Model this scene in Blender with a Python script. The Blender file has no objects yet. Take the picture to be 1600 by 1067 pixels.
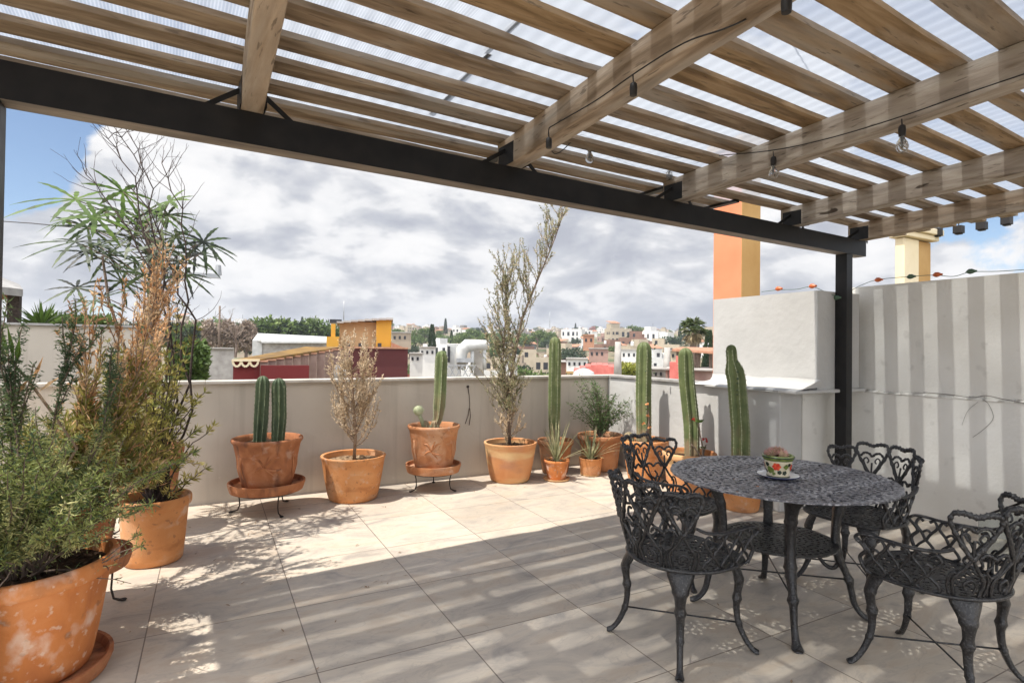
import bpy, math, random
from math import sin, cos, pi, radians as R
from mathutils import Vector as V, Matrix
random.seed(7)
S = bpy.context.scene
COL = S.collection

# ---------------------------------------------------------------- camera model
CF, CYAW, CPIT, CROL = 881.787729, .491698299, .0120281374, .0119641698
O = V((.24948, -5.26159, 1.40426))
_cy, _sy = cos(CYAW), sin(CYAW)
_d = V((_sy*cos(CPIT), _cy*cos(CPIT), sin(CPIT)))
_r0 = V((_cy, -_sy, 0)); _u0 = _r0.cross(_d)
_r = cos(CROL)*_r0 + sin(CROL)*_u0
_u = -sin(CROL)*_r0 + cos(CROL)*_u0
def ray(x, y): return _d + (x-800)/CF*_r - (y-533.5)/CF*_u
def at(x, y, D):
    """world point seen at photo pixel x,y at horizontal distance D"""
    v = ray(x, y); return O + v*(D/math.hypot(v.x, v.y))
def aty(x, y, Y): v = ray(x, y); return O + v*((Y-O.y)/v.y)
def atx(x, y, X): v = ray(x, y); return O + v*((X-O.x)/v.x)
def atdep(x, y, dep): return O + ray(x, y)*dep

cam = bpy.data.cameras.new('camera'); co = bpy.data.objects.new('camera', cam); COL.objects.link(co)
cam.sensor_width = 36; cam.lens = CF/1600*36; cam.clip_end = 6000; cam.clip_start = .05
m = Matrix.Identity(4)
for i in range(3):
    m[i][0] = _r[i]; m[i][1] = _u[i]; m[i][2] = -_d[i]; m[i][3] = O[i]
co.matrix_world = m; S.camera = co

# ---------------------------------------------------------------- mesh builder
class MB:
    def __init__(s): s.v = []; s.f = []; s.m = []; s.mi = 0
    def face(s, *idx): s.f.append(idx); s.m.append(s.mi)
    def quad(s, a, b, c, d):
        n = len(s.v); s.v += [tuple(a), tuple(b), tuple(c), tuple(d)]; s.face(n, n+1, n+2, n+3)
    def tri(s, a, b, c):
        n = len(s.v); s.v += [tuple(a), tuple(b), tuple(c)]; s.face(n, n+1, n+2)
    def box(s, x0, x1, y0, y1, z0, z1):
        n = len(s.v)
        s.v += [(x0,y0,z0),(x1,y0,z0),(x1,y1,z0),(x0,y1,z0),(x0,y0,z1),(x1,y0,z1),(x1,y1,z1),(x0,y1,z1)]
        for f in ((0,3,2,1),(4,5,6,7),(0,1,5,4),(1,2,6,5),(2,3,7,6),(3,0,4,7)): s.face(*[n+i for i in f])
        return s
    def hexa(s, p):      # 8 points: bottom 4 then top 4
        n = len(s.v); s.v += [tuple(q) for q in p]
        for f in ((0,3,2,1),(4,5,6,7),(0,1,5,4),(1,2,6,5),(2,3,7,6),(3,0,4,7)): s.face(*[n+i for i in f])
    def beam(s, a, b, w, h, up=V((0,0,1))):
        a, b = V(a), V(b); t = (b-a).normalized(); sd = t.cross(up).normalized(); u = sd.cross(t)
        p = []
        for zz in (-h/2, h/2):
            for q, sg in ((a,-1),(b,-1),(b,1),(a,1)): p.append(q+sd*sg*w/2+u*zz)
        s.hexa(p)
    def tube(s, pts, r, n=6, cap=True, squash=None):
        pts = [V(p) for p in pts]; k = len(pts)
        rr = r if isinstance(r, (list, tuple)) else [r]*k
        base = len(s.v); up = None
        for i, p in enumerate(pts):
            t = (pts[min(i+1,k-1)]-pts[max(i-1,0)])
            t = t.normalized() if t.length > 1e-9 else V((0,0,1))
            if up is None:
                up = V((0,0,1)) if abs(t.z) < .95 else V((1,0,0))
            a = t.cross(up)
            if a.length < 1e-6: a = t.orthogonal()
            a.normalize(); b = a.cross(t).normalized(); up = b
            for j in range(n):
                th = 2*pi*j/n
                s.v.append(tuple(p + a*cos(th)*rr[i] + b*sin(th)*rr[i]*(squash or 1)))
        for i in range(k-1):
            for j in range(n):
                j2 = (j+1) % n
                s.face(base+i*n+j, base+i*n+j2, base+(i+1)*n+j2, base+(i+1)*n+j)
        if cap:
            s.face(*[base+j for j in range(n)][::-1]); s.face(*[base+(k-1)*n+j for j in range(n)])
    def lathe(s, prof, c=(0,0,0), n=32, wob=0, seed=0):
        base = len(s.v); k = len(prof); rnd = random.Random(seed)
        ph = [rnd.uniform(0, 6.28) for _ in range(4)]
        for i, (r, z) in enumerate(prof):
            for j in range(n):
                th = 2*pi*j/n
                q = r*(1+wob*(sin(2*th+ph[0]+z*3)+.6*sin(3*th+ph[1]-z*5)))
                s.v.append((c[0]+q*cos(th), c[1]+q*sin(th), c[2]+z+wob*.6*sin(th+ph[2])*(1 if z > .02 else 0)*r))
        for i in range(k-1):
            for j in range(n):
                j2 = (j+1) % n
                s.face(base+i*n+j, base+i*n+j2, base+(i+1)*n+j2, base+(i+1)*n+j)
        if prof[0][0] > 0: s.face(*[base+j for j in range(n)][::-1])
        if prof[-1][0] > 0: s.face(*[base+(k-1)*n+j for j in range(n)])
    def ball(s, c, r, n=8, k=5, sc=(1,1,1)):
        base = len(s.v)
        for i in range(k+1):
            a = -pi/2+pi*i/k
            for j in range(n):
                th = 2*pi*j/n
                s.v.append((c[0]+r*sc[0]*cos(a)*cos(th), c[1]+r*sc[1]*cos(a)*sin(th), c[2]+r*sc[2]*sin(a)))
        for i in range(k):
            for j in range(n):
                j2 = (j+1) % n
                s.face(base+i*n+j, base+i*n+j2, base+(i+1)*n+j2, base+(i+1)*n+j)
    def leaf(s, p, d, L, w, droop=0, twist=None):
        """a leaf blade: folded hexagon along d"""
        d = d.normalized()
        q = twist or V((random.gauss(0,1), random.gauss(0,1), random.gauss(0,1)))
        a = d.cross(q)
        if a.length < 1e-5: a = d.orthogonal()
        a.normalize(); nrm = a.cross(d)
        n = len(s.v); p = V(p); e = p+d*L-V((0,0,droop*L)); mid = p+d*L*.45
        s.v += [tuple(p), tuple(mid+a*w/2+nrm*w*.12), tuple(e), tuple(mid-a*w/2+nrm*w*.12)]
        s.face(n, n+1, n+2, n+3)
    def obj(s, name, mats, parent=None, smooth=False, bevel=0, auto=None):
        me = bpy.data.meshes.new(name); me.from_pydata(s.v, [], s.f)
        mats = mats if isinstance(mats, (list, tuple)) else [mats]
        for mt in mats: me.materials.append(mt)
        if len(mats) > 1: me.polygons.foreach_set('material_index', s.m)
        if smooth: me.polygons.foreach_set('use_smooth', [True]*len(s.f))
        if auto: me.set_sharp_from_angle(angle=R(auto))
        me.update()
        o = bpy.data.objects.new(name, me); COL.objects.link(o)
        if parent: o.parent = parent
        if bevel:
            b = o.modifiers.new('b', 'BEVEL'); b.width = bevel; b.segments = 2; b.limit_method = 'ANGLE'
        return o
def tag(o, label=None, cat=None, group=None, kind=None):
    if label: o['label'] = label
    if cat: o['category'] = cat
    if group: o['group'] = group
    if kind: o['kind'] = kind
    return o
def thing(name, label, cat, loc=(0,0,0), rz=0, group=None):
    o = bpy.data.objects.new(name, None); COL.objects.link(o); o.location = loc; o.rotation_euler = (0,0,rz)
    o.empty_display_size = .1
    return tag(o, label, cat, group)
def copy_tree(o, parent=None):
    c = o.copy(); COL.objects.link(c)
    if parent: c.parent = parent
    for ch in o.children: copy_tree(ch, c)
    return c

# ---------------------------------------------------------------- materials
def mat(name, stops, scale=5, detail=5, rough=.7, stretch=(1,1,1), bump=.0, bscale=None, spec=.4, dist=0, coord='Object', metal=0, rvar=0, extra=None, trans=0):
    """stops: list of (pos,(r,g,b)) ramp over noise"""
    mt = bpy.data.materials.new(name); mt.use_nodes = True; nt = mt.node_tree; N = nt.nodes; L = nt.links
    b = N['Principled BSDF']; b.inputs['Roughness'].default_value = rough
    b.inputs['Specular IOR Level'].default_value = spec; b.inputs['Metallic'].default_value = metal
    tc = N.new('ShaderNodeTexCoord'); mp = N.new('ShaderNodeMapping'); mp.inputs['Scale'].default_value = stretch
    L.new(tc.outputs[coord], mp.inputs['Vector'])
    no = N.new('ShaderNodeTexNoise'); no.inputs['Scale'].default_value = scale; no.inputs['Detail'].default_value = detail
    no.inputs['Distortion'].default_value = dist; L.new(mp.outputs[0], no.inputs['Vector'])
    cr = N.new('ShaderNodeValToRGB'); e = cr.color_ramp.elements
    if len(stops) == 1: stops = [stops[0], (1, stops[0][1])]
    while len(e) < len(stops): e.new(.5)
    for i, (p, c) in enumerate(stops): e[i].position = p; e[i].color = (*c, 1)
    L.new(no.outputs['Fac'], cr.inputs[0]); L.new(cr.outputs[0], b.inputs['Base Color'])
    if bump:
        n2 = N.new('ShaderNodeTexNoise'); n2.inputs['Scale'].default_value = bscale or scale*4; n2.inputs['Detail'].default_value = 6
        L.new(mp.outputs[0], n2.inputs['Vector'])
        bp = N.new('ShaderNodeBump'); bp.inputs['Strength'].default_value = bump; bp.inputs['Distance'].default_value = .01
        L.new(n2.outputs['Fac'], bp.inputs['Height']); L.new(bp.outputs[0], b.inputs['Normal'])
    if rvar:
        mr = N.new('ShaderNodeMapRange'); mr.inputs['To Min'].default_value = rough-rvar; mr.inputs['To Max'].default_value = rough+rvar
        L.new(no.outputs['Fac'], mr.inputs[0]); L.new(mr.outputs[0], b.inputs['Roughness'])
    mt['n'] = 1
    return mt
def nodes(mt): return mt.node_tree.nodes, mt.node_tree.links, mt.node_tree.nodes['Principled BSDF']
def overlay(mt, color, scale, lo, hi, stretch=(1,1,1), amount=1, detail=6, dist=0, coord='Object'):
    """lay blotches of another colour over the base colour"""
    N, L, b = nodes(mt)
    src = b.inputs['Base Color'].links[0].from_socket
    tc = N.new('ShaderNodeTexCoord'); mp = N.new('ShaderNodeMapping'); mp.inputs['Scale'].default_value = stretch; mp.inputs['Location'].default_value = (3.1, 1.7, 5.2)
    L.new(tc.outputs[coord], mp.inputs[0])
    no = N.new('ShaderNodeTexNoise'); no.inputs['Scale'].default_value = scale; no.inputs['Detail'].default_value = detail; no.inputs['Distortion'].default_value = dist
    L.new(mp.outputs[0], no.inputs['Vector'])
    mr = N.new('ShaderNodeMapRange'); mr.inputs['From Min'].default_value = lo; mr.inputs['From Max'].default_value = hi; mr.inputs['To Max'].default_value = amount
    L.new(no.outputs['Fac'], mr.inputs[0])
    mx = N.new('ShaderNodeMix'); mx.data_type = 'RGBA'; L.new(mr.outputs[0], mx.inputs[0]); L.new(src, mx.inputs[6]); mx.inputs[7].default_value = (*color, 1)
    L.new(mx.outputs[2], b.inputs['Base Color'])
    return mt
def leafmat(name, c1, c2, c3, scale=6, rough=.5, tr=.35):
    mt = mat(name, [(.35, c1), (.5, c2), (.65, c3)], scale=scale, detail=3, rough=rough, spec=.35)
    N, L, b = nodes(mt)
    src = b.inputs['Base Color'].links[0].from_socket
    # every leaf its own tone
    ge = N.new('ShaderNodeNewGeometry'); hs = N.new('ShaderNodeHueSaturation')
    mr = N.new('ShaderNodeMapRange'); mr.inputs['To Min'].default_value = .65; mr.inputs['To Max'].default_value = 1.4
    L.new(ge.outputs['Random Per Island'], mr.inputs[0]); L.new(mr.outputs[0], hs.inputs['Value']); L.new(src, hs.inputs['Color'])
    L.new(hs.outputs[0], b.inputs['Base Color'])
    t = N.new('ShaderNodeBsdfTranslucent'); L.new(hs.outputs[0], t.inputs[0])
    ms = N.new('ShaderNodeMixShader'); ms.inputs[0].default_value = tr
    L.new(b.outputs[0], ms.inputs[1]); L.new(t.outputs[0], ms.inputs[2]); L.new(ms.outputs[0], N['Material Output'].inputs[0])
    return mt

TILE = .68
def floor_mat():
    mt = bpy.data.materials.new('travertine_tiles'); mt.use_nodes = True; nt = mt.node_tree; N = nt.nodes; L = nt.links
    b = N['Principled BSDF']; b.inputs['Roughness'].default_value = .55; b.inputs['Specular IOR Level'].default_value = .35
    tc = N.new('ShaderNodeTexCoord')
    dv = N.new('ShaderNodeVectorMath'); dv.operation = 'DIVIDE'; dv.inputs[1].default_value = (TILE, TILE, 1); L.new(tc.outputs['Object'], dv.inputs[0])
    fl = N.new('ShaderNodeVectorMath'); fl.operation = 'FLOOR'; L.new(dv.outputs[0], fl.inputs[0])
    fr = N.new('ShaderNodeVectorMath'); fr.operation = 'FRACTION'; L.new(dv.outputs[0], fr.inputs[0])
    sep = N.new('ShaderNodeSeparateXYZ'); L.new(fr.outputs[0], sep.inputs[0])
    def edge(sock):
        s1 = N.new('ShaderNodeMath'); s1.operation = 'SUBTRACT'; s1.inputs[1].default_value = .5; L.new(sock, s1.inputs[0])
        s2 = N.new('ShaderNodeMath'); s2.operation = 'ABSOLUTE'; L.new(s1.outputs[0], s2.inputs[0]); return s2.outputs[0]
    mx = N.new('ShaderNodeMath'); mx.operation = 'MAXIMUM'; L.new(edge(sep.outputs[0]), mx.inputs[0]); L.new(edge(sep.outputs[1]), mx.inputs[1])
    gm = N.new('ShaderNodeMapRange'); gm.inputs['From Min'].default_value = .4945; gm.inputs['From Max'].default_value = .4970; L.new(mx.outputs[0], gm.inputs[0])
    wn = N.new('ShaderNodeTexWhiteNoise'); wn.noise_dimensions = '3D'; L.new(fl.outputs[0], wn.inputs['Vector'])
    # per tile offset
    sc = N.new('ShaderNodeVectorMath'); sc.operation = 'SCALE'; sc.inputs['Scale'].default_value = 17; L.new(wn.outputs['Color'], sc.inputs[0])
    ad = N.new('ShaderNodeVectorMath'); ad.operation = 'ADD'; L.new(tc.outputs['Object'], ad.inputs[0]); L.new(sc.outputs[0], ad.inputs[1])
    mp = N.new('ShaderNodeMapping'); mp.inputs['Scale'].default_value = (.75, 1.6, 1); mp.inputs['Rotation'].default_value = (0, 0, R(8)); L.new(ad.outputs[0], mp.inputs[0])
    n1 = N.new('ShaderNodeTexNoise'); n1.inputs['Scale'].default_value = 2.6; n1.inputs['Detail'].default_value = 9; n1.inputs['Roughness'].default_value = .62; n1.inputs['Distortion'].default_value = 1.3
    L.new(mp.outputs[0], n1.inputs['Vector'])
    cr = N.new('ShaderNodeValToRGB'); e = cr.color_ramp.elements
    st = [(.28, (.36,.325,.29)), (.42, (.53,.465,.39)), (.52, (.62,.54,.44)), (.62, (.575,.475,.37)), (.78, (.67,.60,.51))]
    while len(e) < len(st): e.new(.5)
    for i, (p, c) in enumerate(st): e[i].position = p; e[i].color = (*c, 1)
    L.new(n1.outputs['Fac'], cr.inputs[0])
    # thin veins
    n3 = N.new('ShaderNodeTexNoise'); n3.inputs['Scale'].default_value = 3.6; n3.inputs['Detail'].default_value = 4; n3.inputs['Distortion'].default_value = 2.2; L.new(mp.outputs[0], n3.inputs['Vector'])
    v1 = N.new('ShaderNodeMath'); v1.operation = 'SUBTRACT'; v1.inputs[1].default_value = .5; L.new(n3.outputs['Fac'], v1.inputs[0])
    v2 = N.new('ShaderNodeMath'); v2.operation = 'ABSOLUTE'; L.new(v1.outputs[0], v2.inputs[0])
    v3 = N.new('ShaderNodeMapRange'); v3.inputs['From Min'].default_value = .0; v3.inputs['From Max'].default_value = .02; v3.inputs['To Min'].default_value = .3; v3.inputs['To Max'].default_value = 0; L.new(v2.outputs[0], v3.inputs[0])
    m1 = N.new('ShaderNodeMix'); m1.data_type = 'RGBA'; L.new(v3.outputs[0], m1.inputs[0]); L.new(cr.outputs[0], m1.inputs[6]); m1.inputs[7].default_value = (.33,.29,.26,1)
    # tone per tile and large dirt
    n4 = N.new('ShaderNodeTexNoise'); n4.inputs['Scale'].default_value = 1.4; n4.inputs['Detail'].default_value = 6; L.new(tc.outputs['Object'], n4.inputs['Vector'])
    tv = N.new('ShaderNodeMath'); tv.operation = 'MULTIPLY_ADD'; tv.inputs[1].default_value = .16; tv.inputs[2].default_value = .84; L.new(wn.outputs['Value'], tv.inputs[0])
    t2 = N.new('ShaderNodeMapRange'); t2.inputs['From Min'].default_value = .3; t2.inputs['From Max'].default_value = .7; t2.inputs['To Min'].default_value = .86; t2.inputs['To Max'].default_value = 1.08; L.new(n4.outputs['Fac'], t2.inputs[0])
    t3 = N.new('ShaderNodeMath'); t3.operation = 'MULTIPLY'; L.new(tv.outputs[0], t3.inputs[0]); L.new(t2.outputs[0], t3.inputs[1])
    hs = N.new('ShaderNodeHueSaturation'); L.new(m1.outputs[2], hs.inputs['Color']); L.new(t3.outputs[0], hs.inputs['Value'])
    mg = N.new('ShaderNodeMix'); mg.data_type = 'RGBA'; L.new(gm.outputs[0], mg.inputs[0]); L.new(hs.outputs[0], mg.inputs[6]); mg.inputs[7].default_value = (.20,.165,.135,1)
    L.new(mg.outputs[2], b.inputs['Base Color'])
    bp = N.new('ShaderNodeBump'); bp.inputs['Strength'].default_value = .35; bp.inputs['Distance'].default_value = .004
    sb = N.new('ShaderNodeMath'); sb.operation = 'SUBTRACT'; L.new(n1.outputs['Fac'], sb.inputs[0]); L.new(gm.outputs[0], sb.inputs[1]); L.new(sb.outputs[0], bp.inputs['Height'])
    L.new(bp.outputs[0], b.inputs['Normal'])
    rr = N.new('ShaderNodeMapRange'); rr.inputs['To Min'].default_value = .42; rr.inputs['To Max'].default_value = .75; L.new(n4.outputs['Fac'], rr.inputs[0]); L.new(rr.outputs[0], b.inputs['Roughness'])
    return mt

M = {}
M['floor'] = floor_mat()
M['plaster'] = overlay(mat('wall_plaster', [(.35,(.72,.70,.65)), (.6,(.78,.765,.72))], scale=2.2, rough=.85, bump=.25, bscale=38, spec=.2), (.60,.57,.51), 1.6, .52, .72, stretch=(1,1,.35), amount=.4)
M['plaster'] = overlay(M['plaster'], (.42,.40,.36), 9, .62, .72, amount=.35)
M['whitewash'] = overlay(mat('whitewashed_plaster', [(.3,(.47,.465,.45)), (.7,(.53,.525,.51))], scale=3, rough=.85, bump=.5, bscale=14, spec=.2), (.46,.43,.38), 2.3, .58, .78, stretch=(1,1,.4), amount=.4)
M['beige_wall'] = overlay(mat('parapet_plaster', [(.3,(.47,.42,.355)), (.7,(.53,.48,.41))], scale=1.6, rough=.85, bump=.15, bscale=30, spec=.2), (.37,.32,.27), 2.2, .55, .75, stretch=(1,1,.5), amount=.5)
M['beige_wall'] = overlay(overlay(M['beige_wall'], (.30,.265,.22), 1.1, .54, .72, stretch=(9,9,.5), amount=.45), (.60,.56,.50), 13, .66, .72, amount=.3)
M['coping'] = mat('coping_stone', [(.3,(.42,.38,.33)), (.7,(.60,.56,.50))], scale=6, rough=.8, bump=.3)
M['greycoping'] = mat('grey_coping', [(.3,(.27,.26,.25)), (.7,(.40,.39,.37))], scale=8, rough=.8, bump=.3)
def wood(name, st, dirr):
    sx = (1,7,7) if dirr == 'x' else (7,1,7)
    w = mat(name, st, scale=3.2, detail=9, rough=.78, stretch=sx, bump=.35, bscale=14, spec=.2, dist=.6)
    w = overlay(w, (.15,.105,.065), 2.3, .55, .66, stretch=tuple(.45*q for q in sx), amount=.8, dist=1.4)
    w = overlay(w, (.36,.335,.30), 1.3, .50, .66, stretch=tuple(.6*q for q in sx), amount=.6, dist=.8)
    w = overlay(w, (.045,.03,.02), 4.2, .70, .735, stretch=tuple(.33*q+.35 for q in sx), amount=.9, dist=.6)
    return overlay(w, (.08,.06,.045), 16, .62, .68, stretch=tuple(.5*q for q in sx), amount=.6)
M['slat'] = wood('slat_wood', [(.3,(.16,.105,.055)), (.5,(.28,.19,.105)), (.7,(.37,.265,.16))], 'x')
M['slat2'] = wood('slat_wood_grey', [(.3,(.14,.10,.065)), (.5,(.25,.185,.125)), (.7,(.35,.275,.195))], 'x')
M['rafter'] = wood('rafter_wood', [(.3,(.25,.185,.13)), (.5,(.37,.29,.215)), (.7,(.48,.39,.30))], 'y')
M['rafter2'] = wood('rafter_wood_grey', [(.3,(.24,.20,.165)), (.5,(.36,.31,.26)), (.7,(.46,.41,.35))], 'y')
M['steel'] = mat('black_steel', [(.35,(.006,.006,.007)), (.7,(.014,.013,.013))], scale=9, rough=.45, bump=.08, bscale=40, spec=.3, rvar=.1)
M['iron'] = mat('cast_iron_paint', [(.3,(.005,.005,.006)), (.58,(.014,.014,.016)), (.74,(.12,.115,.11))], scale=130, detail=5, rough=.32, bump=.5, bscale=120, spec=.6, rvar=.12)
M['irontop'] = mat('cast_iron_top', [(.3,(.025,.026,.033)), (.5,(.085,.088,.108)), (.64,(.34,.34,.36))], scale=60, detail=6, rough=.34, bump=1.0, bscale=70, spec=.8, rvar=.1)  # blue-grey sky sheen and pale highlights of the tabletop put into the colour
M['wrought'] = mat('wrought_iron', [(.3,(.015,.013,.012)), (.7,(.05,.035,.025))], scale=30, rough=.6)
def terra(name, a, b_, c, sc=5):
    t = mat(name, [(.3,a), (.5,b_), (.72,c)], scale=sc, detail=7, rough=.8, bump=.35, bscale=35, spec=.25, dist=.8)
    return t
M['terra'] = overlay(terra('terracotta', (.36,.145,.06), (.47,.20,.085), (.55,.28,.14)), (.66,.42,.26), 4, .52, .66, amount=.65, stretch=(1,1,.5))
M['terra_orange'] = overlay(terra('terracotta_orange', (.46,.19,.07), (.58,.255,.095), (.63,.33,.15), 3), (.62,.40,.24), 3.5, .52, .7, amount=.55)
M['terra_orange'] = overlay(M['terra_orange'], (.33,.12,.045), 6, .58, .70, amount=.55, stretch=(1,1,2))
M['terra'] = overlay(M['terra'], (.26,.10,.05), 5, .58, .72, amount=.5, stretch=(1.5,1.5,.6))
M['terra_orange'] = overlay(M['terra_orange'], (.60,.47,.37), 11, .60, .70, amount=.55)
M['terra'] = overlay(overlay(M['terra'], (.58,.45,.36), 10, .58, .70, amount=.6), (.30,.13,.06), 1.5, .45, .7, amount=.6)
for k_ in ('terra','terra_orange'): M[k_] = overlay(overlay(M[k_], (.64,.50,.38), 1.6, .54, .72, amount=.34, stretch=(1.6,1.6,4), dist=1.2), (.20,.10,.06), 30, .62, .68, amount=.5)
M['terra_old'] = overlay(overlay(terra('terracotta_old', (.46,.16,.055), (.56,.205,.065), (.62,.26,.10), 6), (.70,.52,.42), 7, .56, .66, amount=.75, stretch=(1,1,.7)), (.20,.09,.05), 5, .6, .75, amount=.5)
M['terra_brown'] = overlay(overlay(terra('terracotta_brown', (.27,.105,.05), (.38,.15,.065), (.48,.22,.11), 8), (.12,.055,.04), 6, .53, .66, amount=.75, stretch=(2,2,.3)), (.52,.36,.27), 9, .60, .70, amount=.5)
M['terra_stain'] = overlay(overlay(terra('terracotta_stained', (.50,.20,.075), (.60,.28,.12), (.66,.38,.19), 3), (.40,.20,.13), 3, .5, .7, amount=.7, stretch=(1,1,2)), (.70,.52,.27), 2.2, .52, .66, amount=.7, stretch=(.6,.6,3))
M['terra_old'] = overlay(overlay(M['terra_old'], (.72,.58,.47), 28, .60, .68, amount=.5), (.16,.075,.045), 14, .62, .70, amount=.5)
M['soil'] = mat('potting_soil', [(.3,(.02,.014,.01)), (.6,(.07,.045,.03)), (.75,(.20,.14,.09))], scale=45, detail=8, rough=.95, bump=1, bscale=60, spec=.1)
M['drysoil'] = mat('dry_soil', [(.3,(.12,.07,.04)), (.6,(.30,.21,.13)), (.75,(.45,.34,.22))], scale=40, detail=8, rough=.95, bump=1, bscale=60, spec=.1)
M['bark'] = mat('bark', [(.3,(.09,.065,.05)), (.7,(.24,.18,.14))], scale=30, rough=.9, stretch=(1,1,.3), bump=.5)
M['darkbark'] = mat('dark_bark', [(.3,(.03,.022,.02)), (.7,(.09,.065,.055))], scale=30, rough=.9)
M['twig'] = mat('dry_twig', [(.3,(.20,.13,.085)), (.7,(.38,.28,.19))], scale=30, rough=.9)
M['glass_bulb'] = mat('bulb_glass', [(.5,(.75,.74,.72))], rough=.08, spec=.6)
_n, _l, _b = nodes(M['glass_bulb']); _b.inputs['Transmission Weight'].default_value = .85; _b.inputs['IOR'].default_value = 1.3
M['socket'] = mat('black_rubber', [(.5,(.018,.016,.015))], rough=.5)

# ---------------------------------------------------------------- the setting
def struct(name, mb, mats, **k): return tag(mb.obj(name, mats, **k), kind='structure')
WX, WB = 4.65, .40      # right wall plane, back parapet plane
fl = MB(); fl.quad((-3.4,-9.5,0), (5.62,-9.5,0), (5.62,WB+.02,0), (-3.4,WB+.02,0)); struct('terrace_floor', fl, M['floor'])
sl = MB(); sl.box(-3.6,5.9,-9.6,WB+.2,-.35,-.02); sl.box(-3.55,5.85,-9.55,WB+.15,-7,-.37); struct('terrace_slab', sl, M['beige_wall'])

# back parapet with its coping
t = thing('parapet_wall', 'low beige plaster parapet along the back of the terrace with thin stone coping', 'wall', (0, WB, 0))
w = MB(); w.box(-3.5, WX+.2, 0, .14, 0, 1.055); w.obj('wall_body', M['beige_wall'], t)
w = MB()
x = -3.5
while x < WX+.2:
    x2 = min(x+.62, WX+.235); w.box(x+.0015, x2-.0015, -.035, .175, 1.057, 1.083+random.uniform(-.001,.001)); x = x2
w.obj('coping', M['coping'], t, bevel=.003)
t = thing('side_wall', 'low white sunlit wall on the right with grey coping behind the tall cacti', 'wall', (WX, 0, 0))
w = MB(); w.box(0, .30, -2.02, WB, 0, 1.06); w.obj('wall_body', M['whitewash'], t, bevel=.012)
w = MB(); w.box(-.02, .16, -1.05, WB-.045, 1.0605, 1.088); w.obj('coping', M['greycoping'], t, bevel=.003)
# raised block above it
t = thing('wall_block', 'tall white block wall stepping up beside the black post with a rounded ledge', 'wall', (4.95, 0, 0))
def block(x0,x1,y0,y1,z0,z1,n,amp=.006,seed=3):
    """a plastered box with gently uneven faces"""
    mb = MB(); rnd = random.Random(seed)
    nx = max(2,int((x1-x0)/.25)); ny = max(2,int((y1-y0)/.25)); nz = max(2,int((z1-z0)/.2))
    def g(a,b,na,nb,f):
        base = len(mb.v)
        for i in range(na+1):
            for j in range(nb+1):
                p = f(i/na, j/nb); k = 1 if 0 < i < na and 0 < j < nb else 0
                q = amp*k*(sin(p[0]*5+seed)+sin(p[1]*4.3+seed*2)*sin(p[2]*5.1))
                mb.v.append((p[0]+q*n[0], p[1]+q*n[1], p[2]))
        for i in range(na):
            for j in range(nb): mb.face(base+i*(nb+1)+j, base+(i+1)*(nb+1)+j, base+(i+1)*(nb+1)+j+1, base+i*(nb+1)+j+1)
    g(0,0,ny,nz,lambda a,b:(x0,y1+(y0-y1)*a,z0+(z1-z0)*b))
    g(0,0,nx,nz,lambda a,b:(x0+(x1-x0)*a,y0,z0+(z1-z0)*b))
    g(0,0,nx,nz,lambda a,b:(x1+(x0-x1)*a,y1,z0+(z1-z0)*b))
    g(0,0,nx,ny,lambda a,b:(x0+(x1-x0)*a,y0+(y1-y0)*b,z1))
    g(0,0,ny,nz,lambda a,b:(x1,y0+(y1-y0)*a,z0+(z1-z0)*b))
    return mb
b = block(0, .62, -2.16, -1.0, 1.075, 1.945, (1,0)); b.obj('wall_body', M['whitewash'], t, smooth=True, auto=40)
w = MB()   # curved ledge under the block
pts = [(-.34,1.062),(-.31,1.078),(-.20,1.086),(-.10,1.09),(-.04,1.10),(-.012,1.13),(-.004,1.165)]
ys = [-2.2+.1*i for i in range(12)]+[-1.0]
base = len(w.v)
for y in ys:
    for (a,z) in pts: w.v.append((a+.006*sin(y*7), y, z+.003*sin(y*9)))
for i in range(len(ys)-1):
    for j in range(len(pts)-1):
        w.face(base+i*len(pts)+j, base+i*len(pts)+j+1, base+(i+1)*len(pts)+j+1, base+(i+1)*len(pts)+j)
w.face(*[base+j for j in range(len(pts))]+[])
w.obj('ledge', M['whitewash'], t, smooth=True, auto=50)
w = MB(); w.box(.003, .648, -2.024, -1.9, 0.0, 1.0445); w.obj('wall_return', M['plaster'], t)
w = MB(); w.box(-.345, .648, -2.21, -2.0265, 1.045, 1.074); w.box(-.345,-.302,-2.0255,-1.2,1.045,1.0605); w.obj('ledge_edge', M['whitewash'], t, bevel=.012)
# big wall on the far right
CXW = 5.60
t = thing('boundary_wall', 'tall pale grey wall on the far right striped by slat shadows with a shallow ledge', 'wall', (CXW, 0, 0))
b = block(0, .2, -9.4, -1.9, 0, 1.045, (1,0), .005, 5); b.obj('wall_body', M['plaster'], t, smooth=True, auto=40)
b = block(.035, .2, -9.4, -1.9, 1.0455, 2.02, (1,0), .006, 9); b.obj('upper_wall', M['plaster'], t, smooth=True, auto=40)
w = MB()
for i in range(74):
    y = -9.4+i*.1; k = .006*sin(i*1.7)+.004*sin(i*.61)
    w.hexa([(-.004+k*.3,y,1.035),(.033,y,1.035),(.033,y+.1,1.035),(-.004+k*.3,y+.1,1.035),(.0+k*.5,y,1.049+k*.3),(.033,y,1.062+k),(.033,y+.1,1.062+k),(.0+k*.5,y+.1,1.049+k*.3)])
w.obj('ledge', M['plaster'], t, smooth=True)
t = thing('rear_step_wall', 'white wall return behind the black steel post', 'wall', (0,0,0))
w = MB(); w.box(5.572, 5.80, -1.898, -1.2, 0, 1.94); w.obj('wall_body', M['whitewash'], t)

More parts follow.
